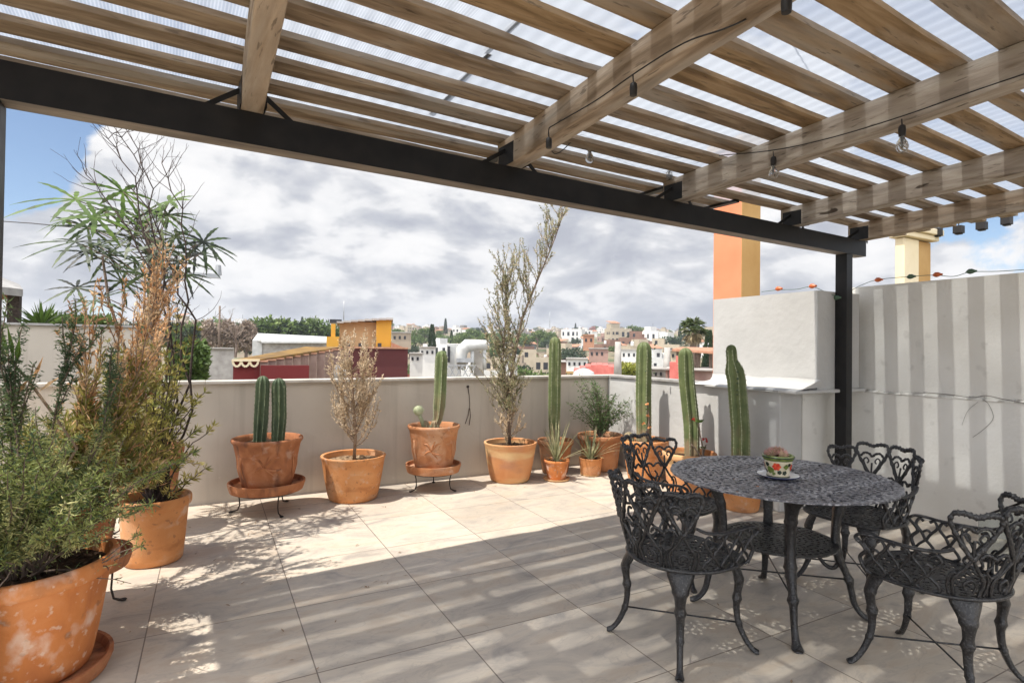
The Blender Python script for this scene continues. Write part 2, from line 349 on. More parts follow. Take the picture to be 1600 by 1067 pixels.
# ---------------------------------------------------------------- pergola
TH = R(3.5)
pg = thing('pergola', 'slatted wooden pergola roof on black steel beam over the terrace', 'pergola', (0, -2.585, 0), TH)
w = MB(); w.box(-1.4, 5.535, 0, .004, 2.28, 2.42);  w.box(-1.4, 5.535, .0042, .0998, 2.415, 2.42); w.box(-1.4,5.535,.1,.104,2.28,2.42)
w.box(5.531,5.535,.0042,.0998,2.2855,2.4145)
w.obj('front_beam', M['steel'], pg)
M['flange_pale'] = mat('pale_flange', [(.3,(.12,.10,.085)), (.6,(.26,.22,.18)), (.75,(.05,.04,.035))], scale=6, rough=.7, stretch=(.4,3,3))  # mottled grey-brown, paler than the rest of the beam
w = MB(); w.box(-1.4, 5.534, .0042, .0998, 2.2795, 2.285); w.obj('bottom_flange', M['flange_pale'], pg)
w = MB(); w.box(5.215, 5.315, .004, .104, 0, 2.279); w.box(5.19,5.34,-.02,.13,0,.008); w.obj('post', M['steel'], pg, bevel=.004)
w = MB(); w.box(-.53, -.43, .004, .104, 0, 2.279); w.box(-.555,-.405,-.02,.13,0,.008); w.obj('post', M['steel'], pg, bevel=.004)
w = MB(); w.box(-1.4, 6.0, -3.9, -3.8, 2.38, 2.52); w.obj('rear_beam', M['steel'], pg)
for x in (-.5, 5.25):
    w = MB(); w.box(x, x+.1, -3.9, -3.8, 0, 2.379); w.obj('post', M['steel'], pg, bevel=.004)
TL = math.tan(R(1.5))
def rz_(y): return TL*(-y)    # roof rises towards the house
sh = math.tan(-TH)
raf = [(.345,.435,'rafter'), (1.69,1.79,'rafter'), (3.02,3.12,'rafter2'), (4.39,4.49,'rafter2'), (5.42,5.51,'rafter'), (-.93,-.84,'rafter')]
for i, (xa, xb, mt) in enumerate(raf):
    # world x -> local x near the beam
    k = cos(TH)
    xa, xb = xa/k+.006, xb/k+.006
    def P(xl, y, z): return (xl+ (y)*(-sh) , y, z)
    w = MB(); n = 14; base = 0
    rnd = random.Random(i)
    y1 = .11
    for j in range(n+1):
        y = y1+(-3.95-y1)*j/n; wv = rnd.uniform(-.003,.003); wz = rnd.uniform(-.003,.003)
        dx = .0
        for (q, z) in ((xa,2.422),(xb,2.422),(xb,2.578),(xa,2.578)):
            w.v.append((q+wv+y*math.tan(TH), y, z+rz_(y)+(wz if z < 2.5 else 0)))
    for j in range(n):
        for a in range(4):
            b2 = (a+1) % 4
            w.face(j*4+a, j*4+b2, (j+1)*4+b2, (j+1)*4+a)
    w.face(0,1,2,3); w.face(n*4+3,n*4+2,n*4+1,n*4)
    w.obj('rafter', M[mt], pg, bevel=.004)
    for s_, xx in ((-1, xa), (1, xb)):
        w = MB(); c = V((xx+s_*.003, .03, 2.425))
        w.beam(c+V((0,-.012,.085)), c+V((s_*.13,.02,0)), .022, .004, V((0,1,0)))
        w.box(*sorted((xx+s_*.002, xx+s_*.006)), -.07, .09, 2.425, 2.54)
        w.obj('bracket', M['steel'], pg)
# slats : gap centres at local y = from photo
per = .2150
y0 = (-2.72+2.585)-1.69*math.tan(TH)   # world gap centre at X=1.69 -> local y
slats = []
k = 0
rnd = random.Random(11)
for k in range(-1, 17):
    yc = y0 - per/2 - per*k + rnd.uniform(-.006,.006)
    slats.append((yc, rnd.uniform(.104,.120)))
slats.append((y0+per*1.5, .115))
def slat_mesh(yc, wd, x0, x1, zf, seed, th=.024):
    rnd = random.Random(seed); w = MB(); n = 46
    ph = [rnd.uniform(0,6.28) for _ in range(6)]
    warp = rnd.uniform(.0,.006); cr = rnd.uniform(-.006,.006)
    knots = [(rnd.uniform(x0,x1), rnd.choice((-1,1)), rnd.uniform(.008,.03), rnd.uniform(.08,.35)) for _ in range(rnd.choice((0,1,2,2)))]
    for j in range(n+1):
        x = x0+(x1-x0)*j/n
        c = yc+warp*sin(x*.8+ph[0])+cr*(x-2)/4
        hl = hr = wd/2
        for (kx, sd, am, kw) in knots:
            d = am*math.exp(-((x-kx)/kw)**2)
            if sd > 0: hr -= d
            else: hl -= d
        hl += .0015*sin(x*9+ph[1]); hr += .0015*sin(x*11+ph[2])
        z = zf(c)+.0015*sin(x*2+ph[3])
        for (q, zz) in ((c-hl,z),(c+hr,z),(c+hr,z+th),(c-hl,z+th)): w.v.append((x, q, zz))
    for j in range(n):
        for a in range(4):
            b2 = (a+1) % 4; w.face(j*4+a, (j+1)*4+a, (j+1)*4+b2, j*4+b2)
    w.face(3,2,1,0); w.face(n*4,n*4+1,n*4+2,n*4+3)
    return w
for i, (yc, wd) in enumerate(slats):
    slat_mesh(yc, wd, -.95, 6.35, lambda y: 2.5795+rz_(y), i*3+1).obj('slat', M['slat'] if rnd.random() < .62 else M['slat2'], pg)
# eave beyond the beam
for i, (yc, wd) in enumerate(((.30,.135),(.505,.14),(.70,.145),(.895,.22))):
    slat_mesh(yc, wd, -.95, 3.95, lambda y: 2.5795, 100+i).obj('eave_board', M['slat2'], pg)
for x in (-.9, .42, 1.80, 3.13, 3.85):
    w = MB(); w.beam((x,.115,2.567), (x,.80,2.567), .05, .02); w.obj('eave_bracket', M['steel'], pg)
# translucent sheet
def sheet_mat():
    mt = bpy.data.materials.new('translucent_sheet'); mt.use_nodes = True; N = mt.node_tree.nodes; L = mt.node_tree.links
    N.remove(N['Principled BSDF']); out = N['Material Output']
    tr = N.new('ShaderNodeBsdfTransparent'); tl = N.new('ShaderNodeBsdfTranslucent'); df = N.new('ShaderNodeBsdfDiffuse'); gl = N.new('ShaderNodeBsdfGlossy')
    tl.inputs[0].default_value = (.38,.41,.46,1); df.inputs[0].default_value = (.35,.39,.45,1); gl.inputs[0].default_value = (.8,.8,.8,1); gl.inputs['Roughness'].default_value = .25
    tc = N.new('ShaderNodeTexCoord'); no = N.new('ShaderNodeTexNoise'); no.inputs['Scale'].default_value = 5; no.inputs['Detail'].default_value = 8
    mp = N.new('ShaderNodeMapping'); mp.inputs['Scale'].default_value = (1,.25,1); L.new(tc.outputs['Object'], mp.inputs[0]); L.new(mp.outputs[0], no.inputs['Vector'])
    cr = N.new('ShaderNodeMapRange'); cr.inputs['From Min'].default_value = .3; cr.inputs['From Max'].default_value = .75; cr.inputs['To Min'].default_value = .38; cr.inputs['To Max'].default_value = .12
    L.new(no.outputs['Fac'], cr.inputs[0])
    sx = N.new('ShaderNodeSeparateXYZ'); L.new(tc.outputs['Object'], sx.inputs[0])
    # woven sun net over the left bay
    m1 = N.new('ShaderNodeMath'); m1.operation = 'MULTIPLY'; m1.inputs[1].default_value = 2*pi/.0115; L.new(sx.outputs[0], m1.inputs[0])
    m2 = N.new('ShaderNodeMath'); m2.operation = 'SINE'; L.new(m1.outputs[0], m2.inputs[0])
    m3 = N.new('ShaderNodeMath'); m3.operation = 'GREATER_THAN'; m3.inputs[1].default_value = .25; L.new(m2.outputs[0], m3.inputs[0])
    m4 = N.new('ShaderNodeMath'); m4.operation = 'LESS_THAN'; m4.inputs[1].default_value = 1.05; L.new(sx.outputs[0], m4.inputs[0])
    m5 = N.new('ShaderNodeMath'); m5.operation = 'MULTIPLY'; L.new(m3.outputs[0], m5.inputs[0]); L.new(m4.outputs[0], m5.inputs[1])
    m6 = N.new('ShaderNodeMath'); m6.operation = 'MULTIPLY'; m6.inputs[1].default_value = .2; L.new(m5.outputs[0], m6.inputs[0])
    m7 = N.new('ShaderNodeMath'); m7.operation = 'SUBTRACT'; m7.use_clamp = True; L.new(cr.outputs[0], m7.inputs[0]); L.new(m6.outputs[0], m7.inputs[1])
    a = N.new('ShaderNodeMixShader'); a.inputs[0].default_value = .3; L.new(tl.outputs[0], a.inputs[1]); L.new(df.outputs[0], a.inputs[2])
    a2 = N.new('ShaderNodeMixShader'); a2.inputs[0].default_value = .06; L.new(a.outputs[0], a2.inputs[1]); L.new(gl.outputs[0], a2.inputs[2])
    tr.inputs[0].default_value = (.90,.95,1.0,1)
    c = N.new('ShaderNodeMixShader'); L.new(m7.outputs[0], c.inputs[0]); L.new(a2.outputs[0], c.inputs[1]); L.new(tr.outputs[0], c.inputs[2])
    L.new(c.outputs[0], out.inputs[0]); return mt
M['sheet'] = sheet_mat()
w = MB(); nx = int(7.3/.076*6); ysr = [.17, -.6, -1.4, -2.2, -3.0, -4.0]
for y in ysr:
    for j in range(nx+1):
        x = -.97+7.3*j/nx; w.v.append((x, y, 2.622+rz_(y)+.0035*sin(x/.076*2*pi)))
for i in range(len(ysr)-1):
    for j in range(nx): w.face(i*(nx+1)+j, (i+1)*(nx+1)+j, (i+1)*(nx+1)+j+1, i*(nx+1)+j+1)
w.obj('roof_sheet', M['sheet'], pg, smooth=True)
w = MB(); nx = int(4.95/.076*6); ysr = [.99,.6,.172]
for y in ysr:
    for j in range(nx+1):
        x = -.97+4.95*j/nx; w.v.append((x, y, 2.618+.0035*sin(x/.076*2*pi)))
for i in range(len(ysr)-1):
    for j in range(nx): w.face(i*(nx+1)+j, (i+1)*(nx+1)+j, (i+1)*(nx+1)+j+1, i*(nx+1)+j+1)
w.obj('roof_sheet', M['sheet'], pg, smooth=True)
M['lap'] = mat('sheet_lap', [(.4,(.62,.60,.56)), (.7,(.78,.77,.74))], scale=20, rough=.6)
w = MB()
for j in range(12):
    y = .05-4.0*j/12; w.box(1.25+y*math.tan(TH)-.012, 1.25+y*math.tan(TH)+.012, y-.335, y, 2.634+rz_(y), 2.640+rz_(y))
w.obj('sheet_joint', M['lap'], pg)

# ---------------------------------------------------------------- pots
def pot(x, y, z, h, rb, rt, mt, label, soil='soil', style='rim', wob=.008, group='terracotta pots around the terrace', seed=1, name='terracotta_pot'):
    t = thing(name, label, 'plant pot', (x, y, z), random.uniform(0,6), group)
    w = MB()
    th = .02*(rt/.28)+.006
    if style == 'rim':        # thick rolled band at top
        pr = [(rb*.93,0),(rb,.012)]
        for i in range(1, 9):
            q = i/9; pr.append((rb+(rt*.905-rb)*q**.85, .012+(h*.84-.012)*q))
        pr += [(rt*.912,h*.842),(rt*.95,h*.85),(rt*.985,h*.862),(rt,h*.90),(rt*1.0,h*.965),(rt*.985,h*.99),(rt*.96,h),(rt-th*.9,h*.995),(rt-th*1.15,h*.96),(rt-th*1.3,h*.80)]
    elif style == 'lip':
        pr = [(rb*.93,0),(rb,.012)]
        for i in range(1, 10):
            q = i/10; pr.append((rb+(rt*.97-rb)*q**.8, .012+(h*.95-.012)*q))
        pr += [(rt*.99,h*.955),(rt,h*.975),(rt*.99,h*.995),(rt*.96,h),(rt-th,h*.985),(rt-th*1.2,h*.80)]
    else:                      # belly urn with waist under flared lip
        pr = [(rb*.92,0),(rb,.01),(rb*1.10,h*.2),(rb*1.22,h*.42),(rb*1.24,h*.6),(rt*.90,h*.78),(rt*.93,h*.88),(rt*.99,h*.93),(rt,h*.96),(rt*.985,h*.99),(rt*.95,h),(rt-th*1.1,h*.97),(rt-th*1.4,h*.8)]
    w.lathe(pr, n=44, wob=wob, seed=seed); w.f.pop(); w.m.pop()
    w.obj('pot_body', mt, t, smooth=True, auto=50)
    zs = h*.86; rs = rt-th*1.1
    w = MB(); n = 40; rings = 7; rnd = random.Random(seed)
    w.v.append((0,0,zs))
    for i in range(1, rings+1):
        for j in range(n):
            a = 2*pi*j/n; r = rs*i/rings; w.v.append((r*cos(a), r*sin(a), zs+rnd.uniform(-.012,.012)*(1 if i < rings else .2)))
    for j in range(n): w.face(0, 1+j, 1+(j+1) % n)
    for i in range(rings-1):
        for j in range(n): w.face(1+i*n+j, 1+(i+1)*n+j, 1+(i+1)*n+(j+1) % n, 1+i*n+(j+1) % n)
    for q in range(40):
        a = rnd.uniform(0,6.28); r = rs*.93*math.sqrt(rnd.random()); s_ = rnd.uniform(.003,.009)
        w.ball((r*cos(a), r*sin(a), zs+.004), s_, 5, 3, (1,rnd.uniform(.6,1.4),.6))
    for q in range(14):
        a = rnd.uniform(0,6.28); r = rs*.85*math.sqrt(rnd.random()); w.leaf((r*cos(a), r*sin(a), zs+.012), V((rnd.uniform(-1,1),rnd.uniform(-1,1),.1)), .045, .014)
    w.obj('soil', M[soil], t)
    return t, zs
def saucer(x, y, z, r, h, mt, label, group='terracotta saucers under the pots'):
    w = MB(); w.lathe([(r*.88,0),(r*.94,.004),(r,h*.75),(r*1.0,h),(r*.95,h),(r*.9,h*.55),(.001,h*.35)], n=44, wob=.006, seed=int(r*1000))
    o = w.obj('saucer', mt, smooth=True, auto=40); o.location = (x,y,z); return tag(o, label, 'saucer', group)
def stand(x, y, ztop, r, label, rot=0):
    t = thing('plant_stand', label, 'plant stand', (x, y, 0), rot, 'wrought iron plant stands')
    w = MB(); w.tube([(r*cos(a), r*sin(a), ztop-.006) for a in [2*pi*i/32 for i in range(33)]], .005, 5, cap=False)
    for i in range(3):
        a = 2*pi*i/3; w.tube([(0,0,ztop-.008),(r*cos(a), r*sin(a), ztop-.008)], .004, 5)
    w.obj('ring', M['wrought'], t, smooth=True)
    for i in range(3):
        a = 2*pi*i/3+.3; c_, s_ = cos(a), sin(a)
        pts = [(r*.92,ztop-.01),(r*.86,ztop*.7),(r*.84,ztop*.35),(r*.9,ztop*.12),(r*1.02,.012),(r*1.10,.008)]
        w = MB(); w.tube([(q*c_, q*s_, z) for q, z in pts], [.006,.006,.006,.006,.007,.009], 6)
        w.ball((r*1.12*c_, r*1.12*s_, .008), .018, 8, 4, (1,1,.42)); w.obj('leg', M['wrought'], t, smooth=True)
    return t

random.seed(3)
pot(-.42,-2.22,.035, .47, .235, .335, M['terra_old'], 'huge weathered terracotta pot with thick rim at the bottom left corner of the terrace', seed=2)
saucer(-.42,-2.22,0, .315, .065, M['terra_brown'], 'large brown terracotta saucer under the huge corner pot')
stand(-.36,-1.62,.235,.21, 'iron stand half hidden behind the huge corner pot', .1)
saucer(-.36,-1.62,.236, .265, .075, M['terra_brown'], 'weathered saucer on the iron stand behind the huge corner pot')
pot(-.38,-1.62,.262, .33, .17, .24, M['terra_brown'], 'reddish terracotta pot on the iron stand behind the huge corner pot', seed=5)
pot(-.05,-.918,0, .42, .165, .212, M['terra_orange'], 'ochre terracotta pot on the floor holding the arching leafy shrub at left', seed=7)
stand(-.14,-.26,.22,.20, 'iron stand by the back parapet under the finger leaf plant', .5)
pot(-.14,-.26,.222, .42, .18, .235, M['terra'], 'terracotta pot by the back parapet holding the tall finger leaf plant', seed=9)
stand(.70,-.03,.175,.25, 'iron stand under the pot with twin columnar cacti', .55)
saucer(.70,-.03,.176,.305,.08,M['terra_brown'], 'dark edged terracotta saucer under the twin cactus pot')
pA,_ = pot(.70,-.03,.204, .42, .195, .285, M['terra_brown'], 'brown terracotta pot with carved leaf relief holding twin cacti', style='urn', seed=11)
pot(1.443,.05,0, .405, .215, .292, M['terra_orange'], 'bright orange terracotta pot under the bushy dry shrub', soil='drysoil', style='lip', seed=13)
stand(2.23,.06,.175,.22, 'iron stand under the pot with one bent columnar cactus', .9)
saucer(2.23,.06,.176,.275,.08,M['terra'], 'pale terracotta saucer under the bent cactus pot')
pB,_ = pot(2.23,.06,.204, .435, .18, .262, M['terra'], 'brown terracotta pot with relief holding the bent cactus', style='urn', seed=15)
pot(3.10,.07,0, .41, .205, .284, M['terra_stain'], 'banded terracotta pot stained with lime under the tall leaning shrub', style='lip', seed=17)
pot(3.74,.18,0, .375, .145, .205, M['terra'], 'plain terracotta pot behind the small spiky plant', seed=19)
saucer(3.56,-.13,0,.145,.022,M['terra_stain'], 'small flat saucer under the small pot in front of the single cactus')
pot(3.56,-.13,.012, .205, .095, .14, M['terra_old'], 'small reddish terracotta pot with white bloom and spiky leaves', seed=21)
pot(4.32,.11,0, .41, .20, .268, M['terra'], 'wide terracotta pot with feathery green bush in the wall corner', seed=23)
saucer(4.03,-.10,0,.115,.018,M['terra_stain'], 'small saucer under the small ochre pot near the wall corner')
pot(4.03,-.10,.01, .185, .11, .132, M['terra_orange'], 'small ochre terracotta pot with thin arching leaves', style='lip', seed=25)
pot(4.37,-.60,0, .455, .165, .25, M['terra_orange'], 'orange terracotta pot with a tall cactus behind the black chair', seed=27)
pot(4.36,-1.25,0, .425, .20, .255, M['terra_stain'], 'wide bowl shaped pot with cactus and red flower behind the table', seed=29)
pot(4.45,-1.78,0, .36, .15, .195, M['terra_orange'], 'terracotta pot seen below the table edge holding the thick cactus', style='lip', seed=31)
# carved leaf relief on the two urns
for (p, x, y, hh, rb, sc) in ((pA,.70,-.03,.42,.195,1), (pB,2.23,.06,.435,.18,.92)):
    vw = (V((x,y,0))-V((O.x,O.y,0))).normalized(); ang = math.atan2(-vw.y,-vw.x)
    w = MB()
    for (a0, z0, a1, z1, bend) in ((-.1,.20,-.42,.27,.06),(-.1,.20,-.40,.17,.03),(-.1,.20,.40,.28,.06),(-.1,.20,.45,.18,-.03),(-.1,.20,.12,.31,.05),(-.1,.20,.2,.13,0),(.95,.30,1.0,.12,.02),(1.1,.3,1.08,.1,.02),(-1.0,.3,-.95,.1,.02)):
        pts = []
        for i in range(9):
            q = i/8; a = ang+a0+(a1-a0)*q; z = z0+(z1-z0)*q+bend*sin(q*pi)*.5
            zz = z/hh; rr_ = rb*(1.10+.14*min(1,max(0,(zz-.2)/.25)))
            if zz > .62: rr_ = rb*1.24+(zz-.62)*(.02)
            pts.append((rr_*cos(a), rr_*sin(a), z))
        w = MB(); w.tube(pts, [.004+.006*sin(pi*i/8) for i in range(9)], 6)
        rel = w.obj('relief', M['terra_brown'] if p is pA else M['terra'], p, smooth=True); rel.rotation_euler = (0,0,-p.rotation_euler.z)

# ---------------------------------------------------------------- cacti
def cactus_mat():
    mt = mat('cactus_skin', [(.3,(.085,.115,.045)), (.55,(.125,.155,.062)), (.75,(.20,.225,.105))], scale=7, rough=.55, spec=.3, bump=.15, bscale=60)
    mt = overlay(mt, (.28,.27,.15), 5, .62, .72, amount=.5)
    mt = overlay(mt, (.24,.19,.11), 3, .56, .66, amount=.55, stretch=(1,1,.7))
    # corky base
    N, L, b = nodes(mt); src = b.inputs['Base Color'].links[0].from_socket
    tc = N.new('ShaderNodeTexCoord'); sp = N.new('ShaderNodeSeparateXYZ'); L.new(tc.outputs['Object'], sp.inputs[0])
    no = N.new('ShaderNodeTexNoise'); no.inputs['Scale'].default_value = 14; L.new(tc.outputs['Object'], no.inputs[0])
    ad = N.new('ShaderNodeMath'); ad.operation = 'MULTIPLY_ADD'; ad.inputs[1].default_value = -.25; L.new(no.outputs['Fac'], ad.inputs[0]); L.new(sp.outputs[2], ad.inputs[2])
    mr = N.new('ShaderNodeMapRange'); mr.inputs['From Min'].default_value = .10; mr.inputs['From Max'].default_value = -.03; L.new(ad.outputs[0], mr.inputs[0])
    mx = N.new('ShaderNodeMix'); mx.data_type = 'RGBA'; L.new(mr.outputs[0], mx.inputs[0]); L.new(src, mx.inputs[6]); mx.inputs[7].default_value = (.27,.20,.12,1); L.new(mx.outputs[2], b.inputs['Base Color'])
    return mt
M['cactus'] = cactus_mat()
M['cactus_rib'] = mat('cactus_rib', [(.35,(.26,.29,.16)), (.7,(.42,.44,.30))], scale=14, rough=.7)
M['cactus_dark'] = mat('cactus_dark', [(.3,(.045,.07,.035)), (.7,(.09,.125,.06))], scale=8, rough=.55)
M['rib_dark'] = mat('dark_rib', [(.35,(.12,.16,.09)), (.7,(.24,.27,.17))], scale=20, rough=.7)
M['spine'] = mat('spine', [(.5,(.34,.28,.2))], rough=.6)
def cactus_body(w, pts, rad, ribs=7, depth=.36, twist=0, top=True, ph=0):
    """ribbed column along pts; rad(q) radius"""
    pts = [V(p) for p in pts]; n = ribs*6
    seg = 34; L = [0]
    for i in range(len(pts)-1): L.append(L[-1]+(pts[i+1]-pts[i]).length)
    def P(s):
        for i in range(len(pts)-1):
            if s <= L[i+1] or i == len(pts)-2:
                return pts[i].lerp(pts[i+1], (s-L[i])/max(1e-6, L[i+1]-L[i]))
    tot = L[-1]; base = len(w.v); ref = V((1,0,0)); rt = rad(1)
    rows = []
    for j in range(seg+1):
        q = j/seg; rows.append((q*(1-rt*1.0/tot) , 1.0))
    for j in range(1, 8):
        a = pi/2*j/7; rows.append((1-rt/tot+rt/tot*sin(a), max(.04, cos(a))))
    for (q, sc) in rows:
        c = P(q*tot); t_ = (P(min(1,q+.03)*tot)-P(max(0,q-.03)*tot)).normalized()
        a = (ref-t_*ref.dot(t_)).normalized(); b_ = t_.cross(a)
        for k in range(n):
            th = 2*pi*k/n+ph+twist*q
            rr_ = rad(q)*sc*(1-depth*(1-abs(cos(ribs*(th-ph-twist*q)/2))**1.5)**1.0)
            if k % 6 == 0: rr_ *= 1+.012*sin(q*tot*180+k)
            w.v.append(tuple(c+a*cos(th)*rr_+b_*sin(th)*rr_))
    R_ = len(rows)
    for i in range(R_-1):
        for k in range(n):
            k2 = (k+1) % n; w.mi = 1 if (k % 4 in (0,3) and False) else 0
            w.face(base+i*n+k, base+i*n+k2, base+(i+1)*n+k2, base+(i+1)*n+k)
    w.face(*[base+(R_-1)*n+k for k in range(n)])
    # pale areoles down each rib
    w.mi = 1; cnt = int(tot/.02)
    for kk in range(ribs):
        th0 = 2*pi*kk/ribs+ph
        lp = []
        for c_i in range(cnt):
            q = (c_i+.5)/cnt*(1-rt/tot); c = P(q*tot); t_ = (P(min(1,q+.03)*tot)-P(max(0,q-.03)*tot)).normalized()
            a = (ref-t_*ref.dot(t_)).normalized(); b_ = t_.cross(a); th = th0+twist*q
            p = c+(a*cos(th)+b_*sin(th))*rad(q)*1.0
            lp.append(tuple(p))
        w.tube(lp, .0028, 4, cap=False)
        for p_ in lp[::2]:
            o_ = (V(p_)-P(.5*tot)); o_.z = 0; o_.normalize(); w.ball(V(p_)+o_*.001, .0058, 5, 3)
            for _k in range(3): w.leaf(V(p_), o_+V((random.gauss(0,.7),random.gauss(0,.7),random.gauss(0,.6))), .017, .0016)
    w.mi = 0
def cactus(label, cols, ribs=7, mtb='cactus', buds=(), name='columnar_cactus'):
    w = MB()
    bp = cols[0][0][0]
    t = thing(name, label, 'cactus', (bp[0], bp[1], bp[2]), 0, 'columnar cacti in terracotta pots')
    for (pts, rad, ph) in cols:
        w2 = MB(); rel = [V(p)-V(bp) for p in pts]; cactus_body(w2, rel, rad, ribs, ph=ph, twist=.15); w2.obj('stem', [M[mtb], M['rib_dark'] if mtb == 'cactus_dark' else M['cactus_rib']], t, smooth=True)
    if buds:
        w2 = MB()
        for p in buds:
            p = V(p)-V(bp); w2.ball(p, .011, 6, 4, (1.1,1,.9))
        w2.obj('bud', M['cactus_dark'], t, smooth=True)
    return t
def rfun(r, a=.85, b=1.0): return lambda q: r*(a+(b-a)*min(1, q*3)-(.1 if q > .85 else 0)*(q-.85)/.15)
cactus('pair of short dark green ribbed cacti in the carved pot on the left stand', [([(.635,-.03,.55),(.645,-.03,.8),(.655,-.03,1.145)], rfun(.057), .2), ([(.775,-.06,.55),(.785,-.06,.8),(.775,-.06,1.125)], rfun(.056), .6)], 8, 'cactus_dark', name='twin_cactus')
t = cactus('single ribbed cactus bent at its foot in the pot on the second stand', [([(2.18,.04,.585),(2.235,.05,.62),(2.268,.05,.70),(2.285,.05,.9),(2.30,.06,1.37)], rfun(.064,.5), .2), ([(2.13,.0,.56),(2.125,.0,.635),(2.12,.0,.69)], rfun(.036), .2), ([(2.20,-.03,.56),(2.20,-.03,.62),(2.20,-.03,.69)], rfun(.034), .2)], 6, name='bent_cactus')
w = MB(); w.ball((2.045-2.18,.0-.04,.79-.585), .048, 14, 8); w.tube([(2.11-2.18,-.04,.60-.585),(2.08-2.18,-.04,.69-.585),(2.05-2.18,-.04,.76-.585)], .02, 7)
rnd = random.Random(4)
for i in range(150):
    d = V((rnd.gauss(0,1),rnd.gauss(0,1),rnd.gauss(0,1))).normalized(); c = V((2.045-2.18,-.04,.79-.585)); w.tube([c+d*.045, c+d*.062], .0009, 3, cap=False)
w.obj('offset_head', M['cactus_rib'], t, smooth=True)
def bd(px, ys, X):
    return [atdep(px, y, X) for y in ys]
c8 = V((3.735,.18,0))
cactus('tall slim cactus in the plain pot between two dry shrubs and the green bush', [([(3.735,.18,.33),(3.715,.17,.6),(3.715,.17,1.2),(3.715,.17,1.54)], rfun(.068,.82), .4)], 6)
cactus('tall upright cactus, left of three at the white wall, behind the chair', [([(4.345,-.62,.40),(4.35,-.60,.9),(4.35,-.60,1.49)], rfun(.080,.95), .1)], 6, buds=[(4.35+.075,-.68,1.16),(4.42,-.69,1.42),(4.42,-.69,1.46),(4.29,-.70,1.18)])
cactus('pale tall cactus in the wide bowl, middle one of three at the white wall', [([(4.40,-1.25,.37),(4.395,-1.24,.7),(4.35,-1.22,1.1),(4.335,-1.21,1.43)], rfun(.077,.9), .5)], 6)
cactus('thickest cactus rising behind the table, nearest of three at the white wall', [([(4.435,-1.79,.31),(4.43,-1.79,.7),(4.41,-1.76,1.15),(4.385,-1.73,1.32),(4.38,-1.72,1.46)], lambda q: .080*(1 if q < .8 else 1-.42*min(1,(q-.8)/.08)), .3)], 7,
       buds=[(4.352,-1.815,1.16+.05*i+.01*(i%2)) for i in range(-3,2)]+[(4.345,-1.815,1.31)])

# ---------------------------------------------------------------- shrubs
def shoot(rnd, p, d, L, n, wig=.25, up=0):
    pts = [V(p)]; d = V(d).normalized()
    for i in range(n):
        d = (d+V((rnd.gauss(0,1),rnd.gauss(0,1),rnd.gauss(0,1)))*wig/n**.5+V((0,0,up/n))).normalized()
        pts.append(pts[-1]+d*L/n)
    return pts
def branchy(rnd, w, p, d, L, r, lvl, tips, spread=.7, kids=3, up=.2, wig=.35, shrink=.6):
    n = max(3, int(L/.06)); pts = shoot(rnd, p, d, L, n, wig, up)
    w.tube(pts, [r*(1-.6*i/n) for i in range(n+1)], 5 if lvl > 1 else 4, cap=False)
    if lvl == 0: tips.append(pts); return
    for k in range(kids):
        q = rnd.uniform(.3,1) if k else 1.0
        i = min(n-1, int(q*n)); dd = (pts[i+1]-pts[i]).normalized() if i < n else V(d)
        a = V((rnd.gauss(0,1),rnd.gauss(0,1),rnd.gauss(0,1))).normalized()
        branchy(rnd, w, pts[i+1], dd+a*spread*(1 if k else .3), L*shrink*rnd.uniform(.75,1.2), r*.5, lvl-1, tips, spread, kids, up, wig, shrink)
    if lvl == 1: tips.append(pts)
def plant(name, label, cat, loc, group, parts):
    t = thing(name, label, cat, loc, 0, group)
    for (nm, w, mt, sm) in parts: w.obj(nm, mt, t, smooth=sm)
    return t
G = 'potted plants along the terrace'
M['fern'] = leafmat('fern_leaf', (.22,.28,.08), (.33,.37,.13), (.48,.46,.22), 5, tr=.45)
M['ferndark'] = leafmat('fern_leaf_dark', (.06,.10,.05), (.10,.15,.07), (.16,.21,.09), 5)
M['olive'] = leafmat('olive_leaf', (.15,.17,.04), (.27,.25,.065), (.46,.38,.13), 8)
M['rust'] = leafmat('rust_leaf', (.50,.25,.11), (.64,.40,.21), (.72,.56,.37), 8)
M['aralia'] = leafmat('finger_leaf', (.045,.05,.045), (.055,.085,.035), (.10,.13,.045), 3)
M['aralia_bright'] = leafmat('finger_leaf_bright', (.055,.10,.02), (.085,.145,.028), (.13,.20,.04), 3, tr=.35)  # lighter copy of finger_leaf; on the leaf wheels sunlight is put into the colour
M['dryleaf'] = leafmat('dry_leaf', (.46,.34,.21), (.62,.49,.33), (.74,.63,.47), 8)
M['greyleaf'] = leafmat('grey_leaf', (.17,.18,.09), (.30,.30,.16), (.46,.42,.27), 8)
M['yucca'] = leafmat('spiky_leaf', (.20,.22,.11), (.34,.34,.19), (.52,.46,.29), 8)
M['bush'] = leafmat('bush_leaf', (.08,.135,.05), (.13,.20,.075), (.21,.28,.12), 8)
M['white'] = leafmat('pale_bloom', (.55,.50,.42), (.68,.63,.56), (.75,.72,.66), 8)

